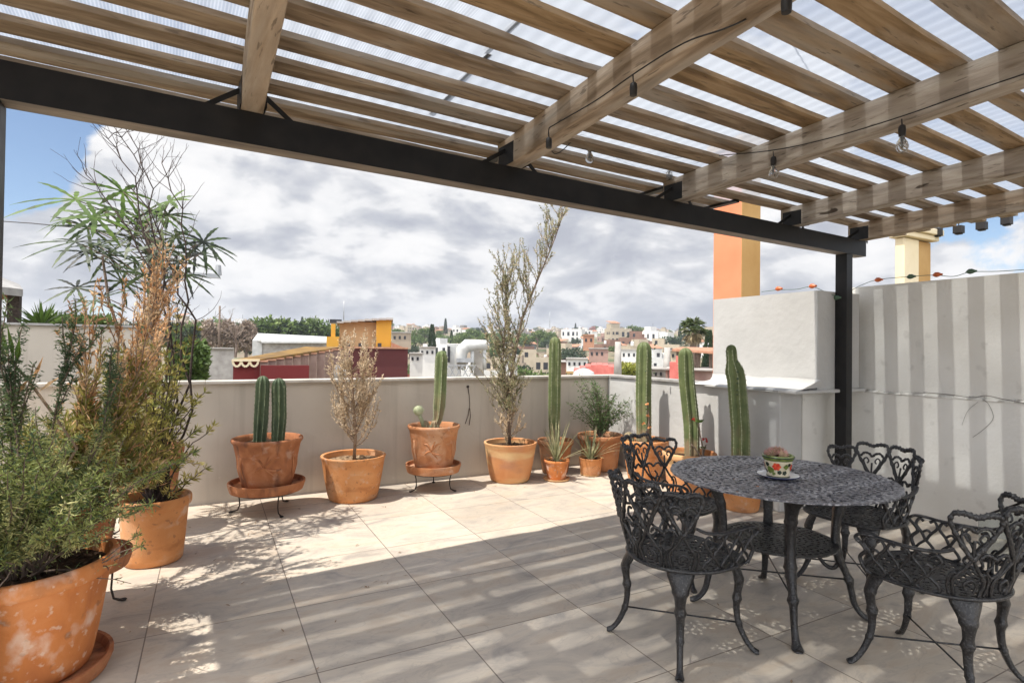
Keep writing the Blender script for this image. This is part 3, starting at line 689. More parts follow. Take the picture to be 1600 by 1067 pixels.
# a) feathery shrub in the huge pot
def feathery():
    rnd = random.Random(21); wb, wl, wd, ww = MB(), MB(), MB(), MB(); base = V((-.42,-2.22,.44)); tips = []
    for i in range(42):
        a = rnd.uniform(0,6.28); el = rnd.uniform(.10,1.2); d = V((cos(a)*cos(el), sin(a)*cos(el), sin(el)+.25))
        L = rnd.uniform(.28,.50)*(1+.75*sin(el))
        branchy(rnd, wb, (V((cos(a)*.06, sin(a)*.06, 0))), d, L*.62, .007, 1, tips, .65, 6, .25, .4, .62)
    for (ox, top) in ((-.05,1.22),(.10,1.12),(-.16,1.02),(.2,1.0),(-.3,.95),(.0,1.05)):
        d = V((ox,.04,.8)); tt = []
        branchy(rnd, wb, V((ox*.3,0,0)), d, top*.78, .008, 1, tt, .30, 9, .5, .2, .30); tips += tt
    for pts in tips:
        for i in range(len(pts)-1):
            dd = (pts[i+1]-pts[i]); q = i/len(pts)
            for k in range(26):
                p = pts[i]+dd*rnd.random()
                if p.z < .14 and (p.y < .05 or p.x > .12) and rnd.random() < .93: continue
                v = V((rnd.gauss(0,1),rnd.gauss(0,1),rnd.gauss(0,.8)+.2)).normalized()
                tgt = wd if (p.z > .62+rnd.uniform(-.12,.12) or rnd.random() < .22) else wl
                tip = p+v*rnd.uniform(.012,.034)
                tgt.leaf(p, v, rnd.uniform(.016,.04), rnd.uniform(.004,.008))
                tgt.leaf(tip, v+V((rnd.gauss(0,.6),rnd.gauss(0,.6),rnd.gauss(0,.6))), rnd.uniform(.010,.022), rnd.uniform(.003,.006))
    for i in range(90):   # small pale blooms on its shoulder
        p = V((rnd.gauss(-.22,.14), rnd.gauss(-.02,.12), rnd.gauss(.42,.035)))
        for k in range(5): ww.leaf(p, V((rnd.gauss(0,1),rnd.gauss(0,1),rnd.random())), .016, .010)
    plant('feathery_shrub', 'feathery bright green shrub overflowing the huge pot at the left edge', 'shrub', base, G,
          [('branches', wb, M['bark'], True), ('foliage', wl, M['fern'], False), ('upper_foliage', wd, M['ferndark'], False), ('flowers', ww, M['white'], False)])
feathery()
# b) olive shrub with rusty dry top
def rusty():
    rnd = random.Random(5); wb, wl, wr = MB(), MB(), MB(); base = V((-.38,-1.62,.55)); tips = []
    stems = []
    for i in range(11):
        d = V((rnd.uniform(.08,.52), rnd.uniform(-.1,.36), 1)); tt = []
        branchy(rnd, wb, V((rnd.uniform(-.05,.05),rnd.uniform(-.05,.05),0)), d, rnd.uniform(.70,1.16), .007, 1, tt, .30, 11, .3, .16, .30); tips += tt
    for i in range(34):
        a = rnd.uniform(-2.2,2.2); tt = []
        d = V((cos(a)*.75, sin(a)*.6, rnd.uniform(.3,1.1)))
        branchy(rnd, wb, V((0,0,0)), d, rnd.uniform(.25,.42), .006, 1, tt, .5, 5, .2, .3, .6); tips += tt
    for pts in tips:
        for i in range(len(pts)-1):
            dd = (pts[i+1]-pts[i])
            rusty_ = pts[i].z > .62+rnd.uniform(-.25,.2)
            for k in range(8 if rusty_ else 14):
                p = pts[i]+dd*rnd.random(); v = (dd.normalized()*.8+V((rnd.gauss(0,.7),rnd.gauss(0,.7),rnd.gauss(0,.6)+.35))).normalized()
                if rusty_: wr.leaf(p, v, rnd.uniform(.02,.04), rnd.uniform(.007,.012))
                else: (wl if rnd.random() < .85 else wr).leaf(p, v, rnd.uniform(.03,.065), rnd.uniform(.007,.012))
    plant('croton_shrub', 'olive yellow shrub with rusty dried upper twigs behind the feathery shrub', 'shrub', base, G,
          [('branches', wb, M['twig'], True), ('foliage', wl, M['olive'], False), ('dry_foliage', wr, M['rust'], False)])
rusty()
# c) arching shrub of the ochre pot, plus the tall bare twigs
def whorl(rnd, w, p, d, n, L, wd):
    for k in range(n):
        a = 2*pi*k/n+rnd.random()*.5; t1 = V(d).orthogonal().normalized(); t2 = V(d).cross(t1).normalized()
        v = V(d).normalized()*rnd.uniform(.45,1.3)+t1*cos(a)+t2*sin(a); w.leaf(p, v, L*rnd.uniform(.7,1.1), wd)
def arching():
    rnd = random.Random(8); wb, wl, wt = MB(), MB(), MB(); base = V((-.04,-.918,.36))
    # targets in the photo, depth about 3.7
    for (x, y, dep) in ((318,612,3.75),(305,672,3.6),(335,665,3.85),(320,735,3.7),(300,705,3.55),(262,600,3.7),(240,560,3.8),(215,600,3.6),(205,640,3.6),(280,640,3.7),(292,745,3.5),(180,560,3.8),(300,540,3.9),(255,520,3.9),(230,480,3.95),(285,480,3.95)):
        e = atdep(x, y, dep)-base; p0 = V((rnd.uniform(-.05,.05), rnd.uniform(-.05,.05), 0))
        mid = p0.lerp(e, .5)+V((0,0,.12 if y < 690 else -.02))+V((-.06,0,0))
        pts = [(p0*(1-q)**2+mid*2*q*(1-q)+e*q*q)+V((rnd.gauss(0,.006),rnd.gauss(0,.006),rnd.gauss(0,.006))) for q in [i/12 for i in range(13)]]
        wb.tube(pts, [.006-.0035*i/12 for i in range(13)], 5)
        for i in range(4, 13):
            d = (pts[i]-pts[i-1]).normalized()
            if i > 9 or rnd.random() < .55: whorl(rnd, wl, pts[i], d, 6 if i < 11 else 9, .06, .011)
            if rnd.random() < .5 and y < 650:
                v = (d+V((rnd.gauss(0,.6),rnd.gauss(0,.6),.5))).normalized(); q = shoot(rnd, pts[i], v, .11, 4, .2); wb.tube(q, .002, 4); whorl(rnd, wl, q[-1], v, 8, .05, .010); whorl(rnd, wl, q[2], v, 5, .04, .009)
    for q_ in range(64):
        x, y = rnd.uniform(150,292), rnd.uniform(560,752); dep = rnd.uniform(3.35,3.85)
        if x > 262 and y > 600 and rnd.random() < .6: continue
        e = atdep(x, y, dep)-base; p0 = V((rnd.uniform(-.05,.05), rnd.uniform(-.05,.05), 0)); mid = p0.lerp(e, .5)+V((-.03,0,.05))
        pts = [(p0*(1-q)**2+mid*2*q*(1-q)+e*q*q) for q in [i/8 for i in range(9)]]; wb.tube(pts, [.004-.0003*i for i in range(9)], 4, cap=False)
        for i in range(4, 9):
            d = (pts[i]-pts[i-1]).normalized(); whorl(rnd, wl, pts[i], d, 6, .055, .012)
            v = (d+V((rnd.gauss(0,.7),rnd.gauss(0,.7),.5))).normalized(); q = shoot(rnd, pts[i], v, .09, 3, .2); wb.tube(q, .0018, 4); whorl(rnd, wl, q[-1], v, 8, .05, .011)
    plant('arching_shrub', 'olive leaved shrub with long twigs arching right over the ochre pot', 'shrub', base, G, [('branches', wb, M['darkbark'], True), ('foliage', wl, M['olive'], False)])
    # bare twiggy tree
    wb = MB(); base = V((.02,-.80,.36)); rnd = random.Random(3)
    for pxs in ([(250,760),(262,640),(270,520),(255,420),(215,300),(185,230),(166,200)], [(250,760),(282,600),(290,470),(290,380),(272,300),(243,235)], [(250,760),(300,640),(298,500),(275,440),(232,330),(200,240),(170,170)], [(250,760),(262,600),(240,450),(200,360),(150,300),(132,262)], [(250,760),(272,560),(262,430),(240,360),(222,260),(188,180)]):
        pts = []
        for i in range(len(pxs)-1):
            for q in (0,.34,.67): x = pxs[i][0]*(1-q)+pxs[i+1][0]*q; y = pxs[i][1]*(1-q)+pxs[i+1][1]*q; pts.append(atdep(x+rnd.gauss(0,1.5), y, 3.82)+V((rnd.gauss(0,.02),)*1+(rnd.gauss(0,.02),0))-base)
        pts[0] = V((rnd.uniform(-.02,.02),0,0)); n = len(pts)
        wb.tube(pts, [.008*(1-.85*i/n)+.001 for i in range(n)], 5)
        for i in range(int(n*.3), n):
            for k in range(2):
                d = (pts[i]-pts[i-1]).normalized(); v = (d+V((rnd.gauss(0,.6),rnd.gauss(0,.4),rnd.gauss(0,.2)))).normalized()
                q = shoot(rnd, pts[i], v, rnd.uniform(.12,.34), 6, .35, .5); wb.tube(q, [.0026-.0003*j for j in range(7)], 4, cap=False)
                for j in (2,4,5):
                    if rnd.random() < .6:
                        v2 = ((q[j]-q[j-1]).normalized()+V((rnd.gauss(0,.6),rnd.gauss(0,.5),.1))).normalized(); wb.tube(shoot(rnd, q[j], v2, rnd.uniform(.04,.13), 3, .3, .3), .0012, 3, cap=False)
    plant('bare_sapling', 'tall leafless sapling with fine dark twigs reaching up to the steel beam', 'sapling', base, G, [('twigs', wb, M['darkbark'], True)])
arching()
# d) finger-leaf plant (narrow leaflets in wheels)
def fingerleaf():
    rnd = random.Random(12); wt, wl, wg = MB(), MB(), MB(); base = V((-.14,-.26,.55)); dep = 4.2
    def tr(pxs, r0, r1):
        pts = []
        for i in range(len(pxs)-1):
            for q in (0,.25,.5,.75): pts.append(atdep(pxs[i][0]*(1-q)+pxs[i+1][0]*q, pxs[i][1]*(1-q)+pxs[i+1][1]*q, dep)-base)
        pts.append(atdep(*pxs[-1], dep)-base); pts[0] = V((0,0,0)); n = len(pts)
        wt.tube(pts, [r0+(r1-r0)*i/n for i in range(n)], 7)
    tr([(240,700),(238,560),(238,480),(235,400),(228,350)], .022, .014)
    tr([(240,660),(200,560),(170,470),(160,400)], .014, .008)
    wh = [(118,312,78,1),(192,300,52,1),(190,332,40,1),(246,334,44,1),(137,356,50,0),(215,340,40,0),(262,336,40,0),(318,378,48,0),(305,397,46,0),(118,378,58,0),(155,385,42,0),(255,385,50,0),(245,402,46,0),(140,424,50,0),(170,400,46,0),(205,372,46,0),(280,410,44,0),(150,470,54,0),(190,440,48,0),(275,370,44,0),(225,430,46,0),(300,452,40,0),(170,500,50,0),(270,450,44,0),(100,345,40,1),(165,330,40,0),(230,360,46,0),(330,385,36,0),(290,430,46,0),(135,395,46,0),(210,410,46,0),(120,450,44,0),(150,340,44,1),(265,315,36,1)]
    for (x, y, L, br) in wh:
        if not br and rnd.random() < .2: continue
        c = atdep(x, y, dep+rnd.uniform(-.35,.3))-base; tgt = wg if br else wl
        st = atdep(238+rnd.uniform(-6,6), min(560, y+rnd.uniform(45,80)), dep)-base
        mid = (st+c)/2+V((0,0,.06)); wt.tube([st*(1-q)**2+mid*2*q*(1-q)+c*q*q for q in (0,.2,.4,.6,.8,1)], .0035, 4, cap=False)
        ax = V((rnd.gauss(-.1,.4),rnd.gauss(0,.35)-.75,.9)).normalized(); t1 = ax.orthogonal().normalized(); t2 = ax.cross(t1)
        nl = rnd.choice((8,9,9)); Lm = L/CF*dep*1.12
        for k in range(nl):
            a = 2*pi*k/nl+rnd.uniform(-.08,.08); v = (t1*cos(a)+t2*sin(a)+ax*rnd.uniform(-.1,.22)); ln = Lm*rnd.uniform(.75,1.1)
            sd = ax.cross(v).normalized(); n = 9; pv = None
            for i in range(n+1):    # toothed blade
                q = i/n; p = c+v*ln*q-V((0,0,.22*ln*q*q)); hw = (.017 if br else .0125)*sin(pi*min(.98,q*.92+.06))**.7*(1.15 if i % 2 else .75)
                cur = (p+sd*hw, p-sd*hw)
                if pv: tgt.quad(pv[0], pv[1], cur[1], cur[0])
                pv = cur
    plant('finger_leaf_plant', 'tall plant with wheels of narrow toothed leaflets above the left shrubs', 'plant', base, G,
          [('trunk', wt, M['bark'], True), ('leaves', wl, M['aralia'], False), ('sun_tinted_leaves', wg, M['aralia_bright'], False)])
fingerleaf()
# big coloured leaves at the far left edge, growing out of the corner pot
def croton():
    rnd = random.Random(31); wb, wl, wr = MB(), MB(), MB(); base = V((-.50,-2.10,.45)); dep = 2.45
    pts = [V((0,0,0))]+[atdep(x, y, dep)-base for x, y in ((120,700),(78,640),(45,595),(22,570),(8,548))]
    wb.tube(pts, [.007,.006,.006,.005,.005,.004], 6)
    for (x0,y0,x1,y1,cc) in ((22,568,12,512,0),(15,560,-22,530,0),(18,560,-18,575,1),(30,575,-8,596,1),(25,572,30,530,0),(48,598,66,560,1),(60,612,92,590,1),(45,592,20,620,1),(40,585,5,560,0),(12,552,2,520,0)):
        a = atdep(x0,y0,dep)-base; b_ = atdep(x1,y1,dep-.05)-base; (wr if cc else wl).leaf(a, b_-a, (b_-a).length*1.1, .022)
    plant('croton', 'stem with broad orange and green leaves leaning in at the far left edge', 'plant', base, G, [('stem', wb, M['twig'], True), ('leaves', wl, M['aralia_bright'], False), ('orange_leaves', wr, M['rust'], False)])
croton()
# e) dry bushy shrub
def dryshrub():
    rnd = random.Random(40); wb, wl = MB(), MB(); base = V((1.443,.03,.35)); tips = []
    wb.tube([(0,0,0),(.01,0,.25),(-.01,0,.5),(-.03,.01,.8),(-.05,0,1.05)], [.016,.013,.010,.007,.003], 6)
    for i in range(60):
        z = rnd.uniform(.05,.90); a = rnd.uniform(0,6.28); tt = []
        d = V((cos(a)*1.15, sin(a)*.8, rnd.uniform(.15,.8))); L = rnd.uniform(.22,.38)*(1-.25*z)
        branchy(rnd, wb, V((-.03*z,0,z)), d, L, .0038, 1, tt, .40, 4, 1.5, .30, .60); tips += tt
    for pts in tips:
        for i in range(1, len(pts)):
            dd = pts[i]-pts[i-1]
            for k in range(6):
                v = (dd.normalized()+V((rnd.gauss(0,.7),rnd.gauss(0,.7),rnd.gauss(0,.5)))).normalized(); wl.leaf(pts[i-1]+dd*rnd.random(), v, rnd.uniform(.02,.038), rnd.uniform(.007,.012))
    plant('dry_shrub', 'bushy dried tan shrub with hundreds of withered leaves in the orange pot', 'shrub', base, G, [('branches', wb, M['twig'], True), ('dry_foliage', wl, M['dryleaf'], False)])
dryshrub()
# f) tall leaning shrub
def leaning():
    rnd = random.Random(44); wb, wl, wg = MB(), MB(), MB(); base = V((3.10,.05,.355)); dep = 6.03
    trunk = [(796,690),(794,640),(798,590),(806,545),(815,500),(830,462),(843,430),(856,400),(868,370),(880,335)]
    pts = [atdep(x, y, dep)-base for x, y in trunk]; pts[0] = V((-.02,0,0)); n = len(pts)
    wb.tube(pts, [.020-.018*i/n for i in range(n)], 6)
    tips = []
    for i in range(1, n):
        m_ = 9 if i < 5 else 7
        for k in range(m_):
            q = rnd.random(); p = pts[i-1].lerp(pts[i], q); d = (pts[i]-pts[i-1]).normalized()
            v = (V((0,0,1))*rnd.uniform(.4,1.2)+d*.4+_r*rnd.uniform(-1.1,.5)+V((0,rnd.gauss(0,.4),0))).normalized(); tt = []
            branchy(rnd, wb, p, v, rnd.uniform(.18,.42)*(1 if i < 7 else .7), .0045, 1, tt, .42, 3, .6, .3, .55); tips += [(t_, i) for t_ in tt]
    up2 = [(794,650),(790,600),(786,560),(788,520),(792,470),(790,440)]
    p2 = [atdep(x, y, dep)-base for x, y in up2]; wb.tube(p2, [.010,.009,.007,.006,.004,.002], 5)
    for i in range(1, len(p2)):
        for k in range(14):
            v = (V((0,0,1))+_r*rnd.uniform(-.75,.6)+V((0,rnd.gauss(0,.3),0))).normalized(); tt = []
            branchy(rnd, wb, p2[i-1].lerp(p2[i], rnd.random()), v, rnd.uniform(.18,.36), .004, 1, tt, .38, 3, .5, .3, .55); tips += [(t_, i) for t_ in tt]
    for q_ in range(34):
        z = rnd.uniform(.02,.62); a = rnd.uniform(0,6.28); tt = []
        branchy(rnd, wb, V((-.02,0,z)), V((cos(a)*1.0, sin(a)*.8, rnd.uniform(.3,1.1))), rnd.uniform(.10,.22), .003, 1, tt, .4, 3, .8, .3, .6); tips += [(t_, 1) for t_ in tt]
    for (pp, lv) in tips:
        for i in range(1, len(pp)):
            dd = pp[i]-pp[i-1]
            for k in range(7):
                v = (dd.normalized()+V((rnd.gauss(0,.55),rnd.gauss(0,.55),rnd.gauss(0,.5)))).normalized()
                (wl if (pp[i].z < .42 or rnd.random() < .2) else wg).leaf(pp[i-1]+dd*rnd.random(), v, rnd.uniform(.02,.038), rnd.uniform(.006,.010))
    plant('leaning_shrub', 'tall half dead shrub leaning right towards the beam from the banded pot', 'shrub', base, G, [('branches', wb, M['bark'], True), ('dry_foliage', wl, M['dryleaf'], False), ('foliage', wg, M['greyleaf'], False)])
leaning()
# g) green bush in the corner
def bush():
    rnd = random.Random(50); wb, wl = MB(), MB(); base = V((4.32,.11,.35)); tips = []
    for (ex, ez, m_) in ((-.09,.80,8),(-.17,.66,8),(.08,.50,8),(.20,.42,8),(-.24,.36,6),(.3,.34,6),(.0,.58,8),(.36,.44,4),(-.3,.5,3)):
        for k in range(m_):
            e = _r*(ex+rnd.gauss(0,.04))+V((rnd.gauss(0,.05),rnd.gauss(0,.05),ez*rnd.uniform(.7,1.05))); p0 = V((0,0,0)); mid = V((e.x*.3,e.y*.3,e.z*.7))
            pts = [(p0*(1-q)**2+mid*2*q*(1-q)+e*q*q) for q in [i/8 for i in range(9)]]; wb.tube(pts, [.004-.0003*i for i in range(9)], 4, cap=False)
            for i in range(2, 9):
                for j in range(9):
                    v = V((rnd.gauss(0,1),rnd.gauss(0,1),rnd.gauss(.3,.7))).normalized(); p = pts[i]+v*rnd.uniform(0,.03); wl.leaf(p, v, rnd.uniform(.022,.042), rnd.uniform(.007,.013))
    plant('green_bush', 'feathery green bush in the wide pot in the wall corner', 'shrub', base, G, [('branches', wb, M['bark'], True), ('foliage', wl, M['bush'], False)])
bush()
def spiky(loc, n, L, label, seed, curl=.5, group='small spiky potted plants'):
    rnd = random.Random(seed); w = MB()
    for i in range(n):
        a = rnd.uniform(0,6.28); el = rnd.uniform(.5,1.45); l = L*rnd.uniform(.7,1.1); v = V((cos(a)*cos(el), sin(a)*cos(el), sin(el)))
        sd = V((-sin(a),cos(a),0)); pv = None
        for k in range(7):
            q = k/6; p = v*l*q-V((0,0,curl*l*q*q*(1-sin(el)*.6)))+V((cos(a),sin(a),0))*.012; hw = .0105*(1-q)**.6*(.5+q if q < .3 else 1)+.0003
            c_ = (p+sd*hw, p-sd*hw)
            if pv: w.quad(pv[0], pv[1], c_[1], c_[0])
            pv = c_
    o = w.obj('spiky_plant', M['yucca']); o.location = loc; tag(o, label, 'plant', group)
spiky((3.56,-.13,.19), 34, .52, 'spiky yellowish plant in the small reddish pot with white bloom', 1, .25)
spiky((4.03,-.10,.17), 40, .48, 'spiky grassy plant in the small ochre pot', 2, .45)
# small plants of the three right-hand pots
w = MB(); cactus_body(w, [(0,0,0),(0,0,.06),(0,0,.14)], lambda q:.055, 9, .2)
o = w.obj('barrel_cactus', [M['cactus'], M['cactus_rib']], smooth=True); o.location = (4.22,-.52,.385); tag(o, 'small round cactus beside the tall one in the orange pot', 'cactus')
def thorns(loc, pxs, dep, label, name, flowers, leaves, seed):
    rnd = random.Random(seed); base = V(loc); t = thing(name, label, 'plant', loc, 0, G); w = MB(); wf = MB(); wl = MB()
    for line in pxs:
        pts = [V((0,0,0))]+[atdep(x, y, dep)-base for x, y in line]; k = []
        for i in range(len(pts)-1): k += [pts[i].lerp(pts[i+1], q) for q in (0,.33,.66)]
        k.append(pts[-1]); w.tube(k, [.009-.004*i/len(k) for i in range(len(k))], 6)
        for p in k[2:]:
            for j in range(4): v = V((rnd.gauss(0,1),rnd.gauss(0,1),rnd.gauss(0,.4))).normalized(); w.tube([p, p+v*.02], .001, 3, cap=False)
    for (x, y) in flowers:
        c = atdep(x, y, dep-.02)-base
        for j in range(7): wf.leaf(c, V((rnd.gauss(0,1),rnd.gauss(0,1),rnd.gauss(.3,.6))), .026, .022)
    for (x, y, n, L) in leaves:
        c = atdep(x, y, dep)-base
        for j in range(n): a = 6.28*j/n; wl.leaf(c, V((cos(a),sin(a),rnd.uniform(.1,.9))), L, .018)
    w.obj('stem', M['bark'], t, smooth=True)
    if flowers: wf.obj('flower', M['redfl'] if seed == 2 else M['orangefl'], t)
    wl.obj('leaves', M['aralia_bright'], t)
M['redfl'] = leafmat('red_petal', (.35,.02,.02), (.5,.03,.03), (.6,.06,.05), 8)
M['orangefl'] = leafmat('orange_petal', (.6,.2,.08), (.7,.3,.12), (.75,.4,.2), 8)
thorns((4.36,-.72,.39), [[(1012,680),(1014,655),(1012,635)],[(1008,680),(1016,660)]], 5.9, 'thorny stem with small orange blooms in front of the tall upright cactus', 'thorny_plant', [(1011,632),(1012,650),(1006,662),(1015,668)], [(1012,640,5,.03)], 1)
thorns((4.42,-1.36,.365), [[(1098,700),(1094,680),(1092,662)],[(1086,700),(1080,694)],[(1100,705),(1103,695)]], 5.4, 'thorny stem with a green leaf rosette and one red flower in the wide bowl', 'thorny_plant', [(1104,688),(1100,686),(1084,655)], [(1092,660,11,.06),(1098,700,6,.04)], 2)

# ---------------------------------------------------------------- cast furniture
def lace_disk(w, bound, nr, nt, hole, z, th, rim=.93, z2=None, cut=0):
    """thin plate pierced by hole(r,theta); bound(theta)=radius"""
    keep = [[False]*nt for _ in range(nr)]
    for i in range(nr):
        for j in range(nt):
            q = (i+.5)/nr; th_ = 2*pi*(j+.5)/nt; rr_ = bound(th_)*q
            keep[i][j] = q > rim or not hole(rr_, th_, q)
    top = {}; 
    def vid(i, j, s):
        j %= nt; key = (i, j if i else 0, s)
        if key not in top:
            th_ = 2*pi*j/nt; rr_ = bound(th_)*i/nr
            dz = z2(rr_, th_) if z2 else 0
            top[key] = len(w.v); w.v.append((rr_*cos(th_), rr_*sin(th_), z+dz+(0 if s else -th)))
        return top[key]
    for i in range(nr):
        for j in range(nt):
            if not keep[i][j]: continue
            if i == 0:
                w.face(vid(0,0,1), vid(1,j,1), vid(1,j+1,1)); w.face(vid(0,0,0), vid(1,j+1,0), vid(1,j,0))
            else:
                w.face(vid(i,j,1), vid(i+1,j,1), vid(i+1,j+1,1), vid(i,j+1,1)); w.face(vid(i,j,0), vid(i,j+1,0), vid(i+1,j+1,0), vid(i+1,j,0))
            if i == nr-1 or not keep[i+1][j]: w.face(vid(i+1,j,0), vid(i+1,j+1,0), vid(i+1,j+1,1), vid(i+1,j,1))
            if i > 0 and not keep[i-1][j]: w.face(vid(i,j,1), vid(i,j+1,1), vid(i,j+1,0), vid(i,j,0))
            if not keep[i][(j+1) % nt]: w.face(vid(i,j+1,1), vid(i+1,j+1,1), vid(i+1,j+1,0), vid(i,j+1,0))
            if not keep[i][(j-1) % nt]: w.face(vid(i,j,0), vid(i+1,j,0), vid(i+1,j,1), vid(i,j,1))
def lace(rw, cw, fill=(.40,.20), rings=(), jit=0):
    def hole(r, th, q):
        if r < rw*.8: return False
        if jit: r0 = r; r = r+rw*jit*sin(th*9+r*31)+rw*jit*.6*sin(th*23-r*67); th = th+jit*.05*sin(r0*70+th*5)
        for (a, b_) in rings:
            if a < r < b_: return False
        k = int(r/rw); n = max(5, round(2*pi*(k+.5)*rw/cw)); th = (th+k*1.37) % (2*pi); u = (th/(2*pi)*n) % 1-.5; v = (r/rw) % 1-.5
        s = 1 if (k+int(th/(2*pi)*n)) % 2 else -1
        a = s*(.75+(.35+jit*1.6)*sin(k*2.1+int(th/(2*pi)*n)*1.3)); u2 = u*cos(a)-v*sin(a); v2 = u*sin(a)+v*cos(a)
        return (u2/fill[0])**2+(v2/fill[1])**2 < 1
    return hole
def smooth_path(cp, n=6, closed=False):
    out = []; m_ = len(cp)
    for i in range(m_-(0 if closed else 1)):
        p0 = cp[(i-1) % m_] if (closed or i > 0) else cp[i]; p1 = cp[i]; p2 = cp[(i+1) % m_]; p3 = cp[(i+2) % m_] if (closed or i+2 < m_) else p2
        for k in range(n):
            t_ = k/n; t2 = t_*t_; t3 = t2*t_
            out.append(tuple(.5*((2*b_)+(-a+c)*t_+(2*a-5*b_+4*c-d)*t2+(-a+3*b_-3*c+d)*t3) for a, b_, c, d in zip(p0,p1,p2,p3)))
    out.append(tuple(cp[0] if closed else cp[-1])); return out
def leg_sweep(prof, ang, w, knots=()):
    """prof: (rho,z,tangential half width, radial half depth)"""
    pr = smooth_path(prof, 5); c, s = cos(ang), sin(ang); n = 10; base = len(w.v); k = len(pr)
    for i, (rho, z, tw, rd) in enumerate(pr):
        a = pr[min(i+1,k-1)]; b_ = pr[max(i-1,0)]; t_ = V((a[0]-b_[0], a[1]-b_[1])); t_.normalize(); nr_ = V((-t_.y, t_.x))
        bump = 1
        for (kz, am, kw) in knots: bump += am*math.exp(-((z-kz)/kw)**2)
        for j in range(n):
            th = 2*pi*j/n; fl = 1+.14*cos(3*th)
            dr = cos(th)*rd*fl*bump; tt = sin(th)*tw*fl*bump
            rr_ = rho+nr_.x*dr; zz = z+nr_.y*dr
            w.v.append((rr_*c-tt*s, rr_*s+tt*c, max(.001,zz)))
    for i in range(k-1):
        for j in range(n):
            j2 = (j+1) % n; w.face(base+i*n+j, base+i*n+j2, base+(i+1)*n+j2, base+(i+1)*n+j)
    w.face(*[base+j for j in range(n)]); w.face(*[base+(k-1)*n+j for j in range(n)][::-1])
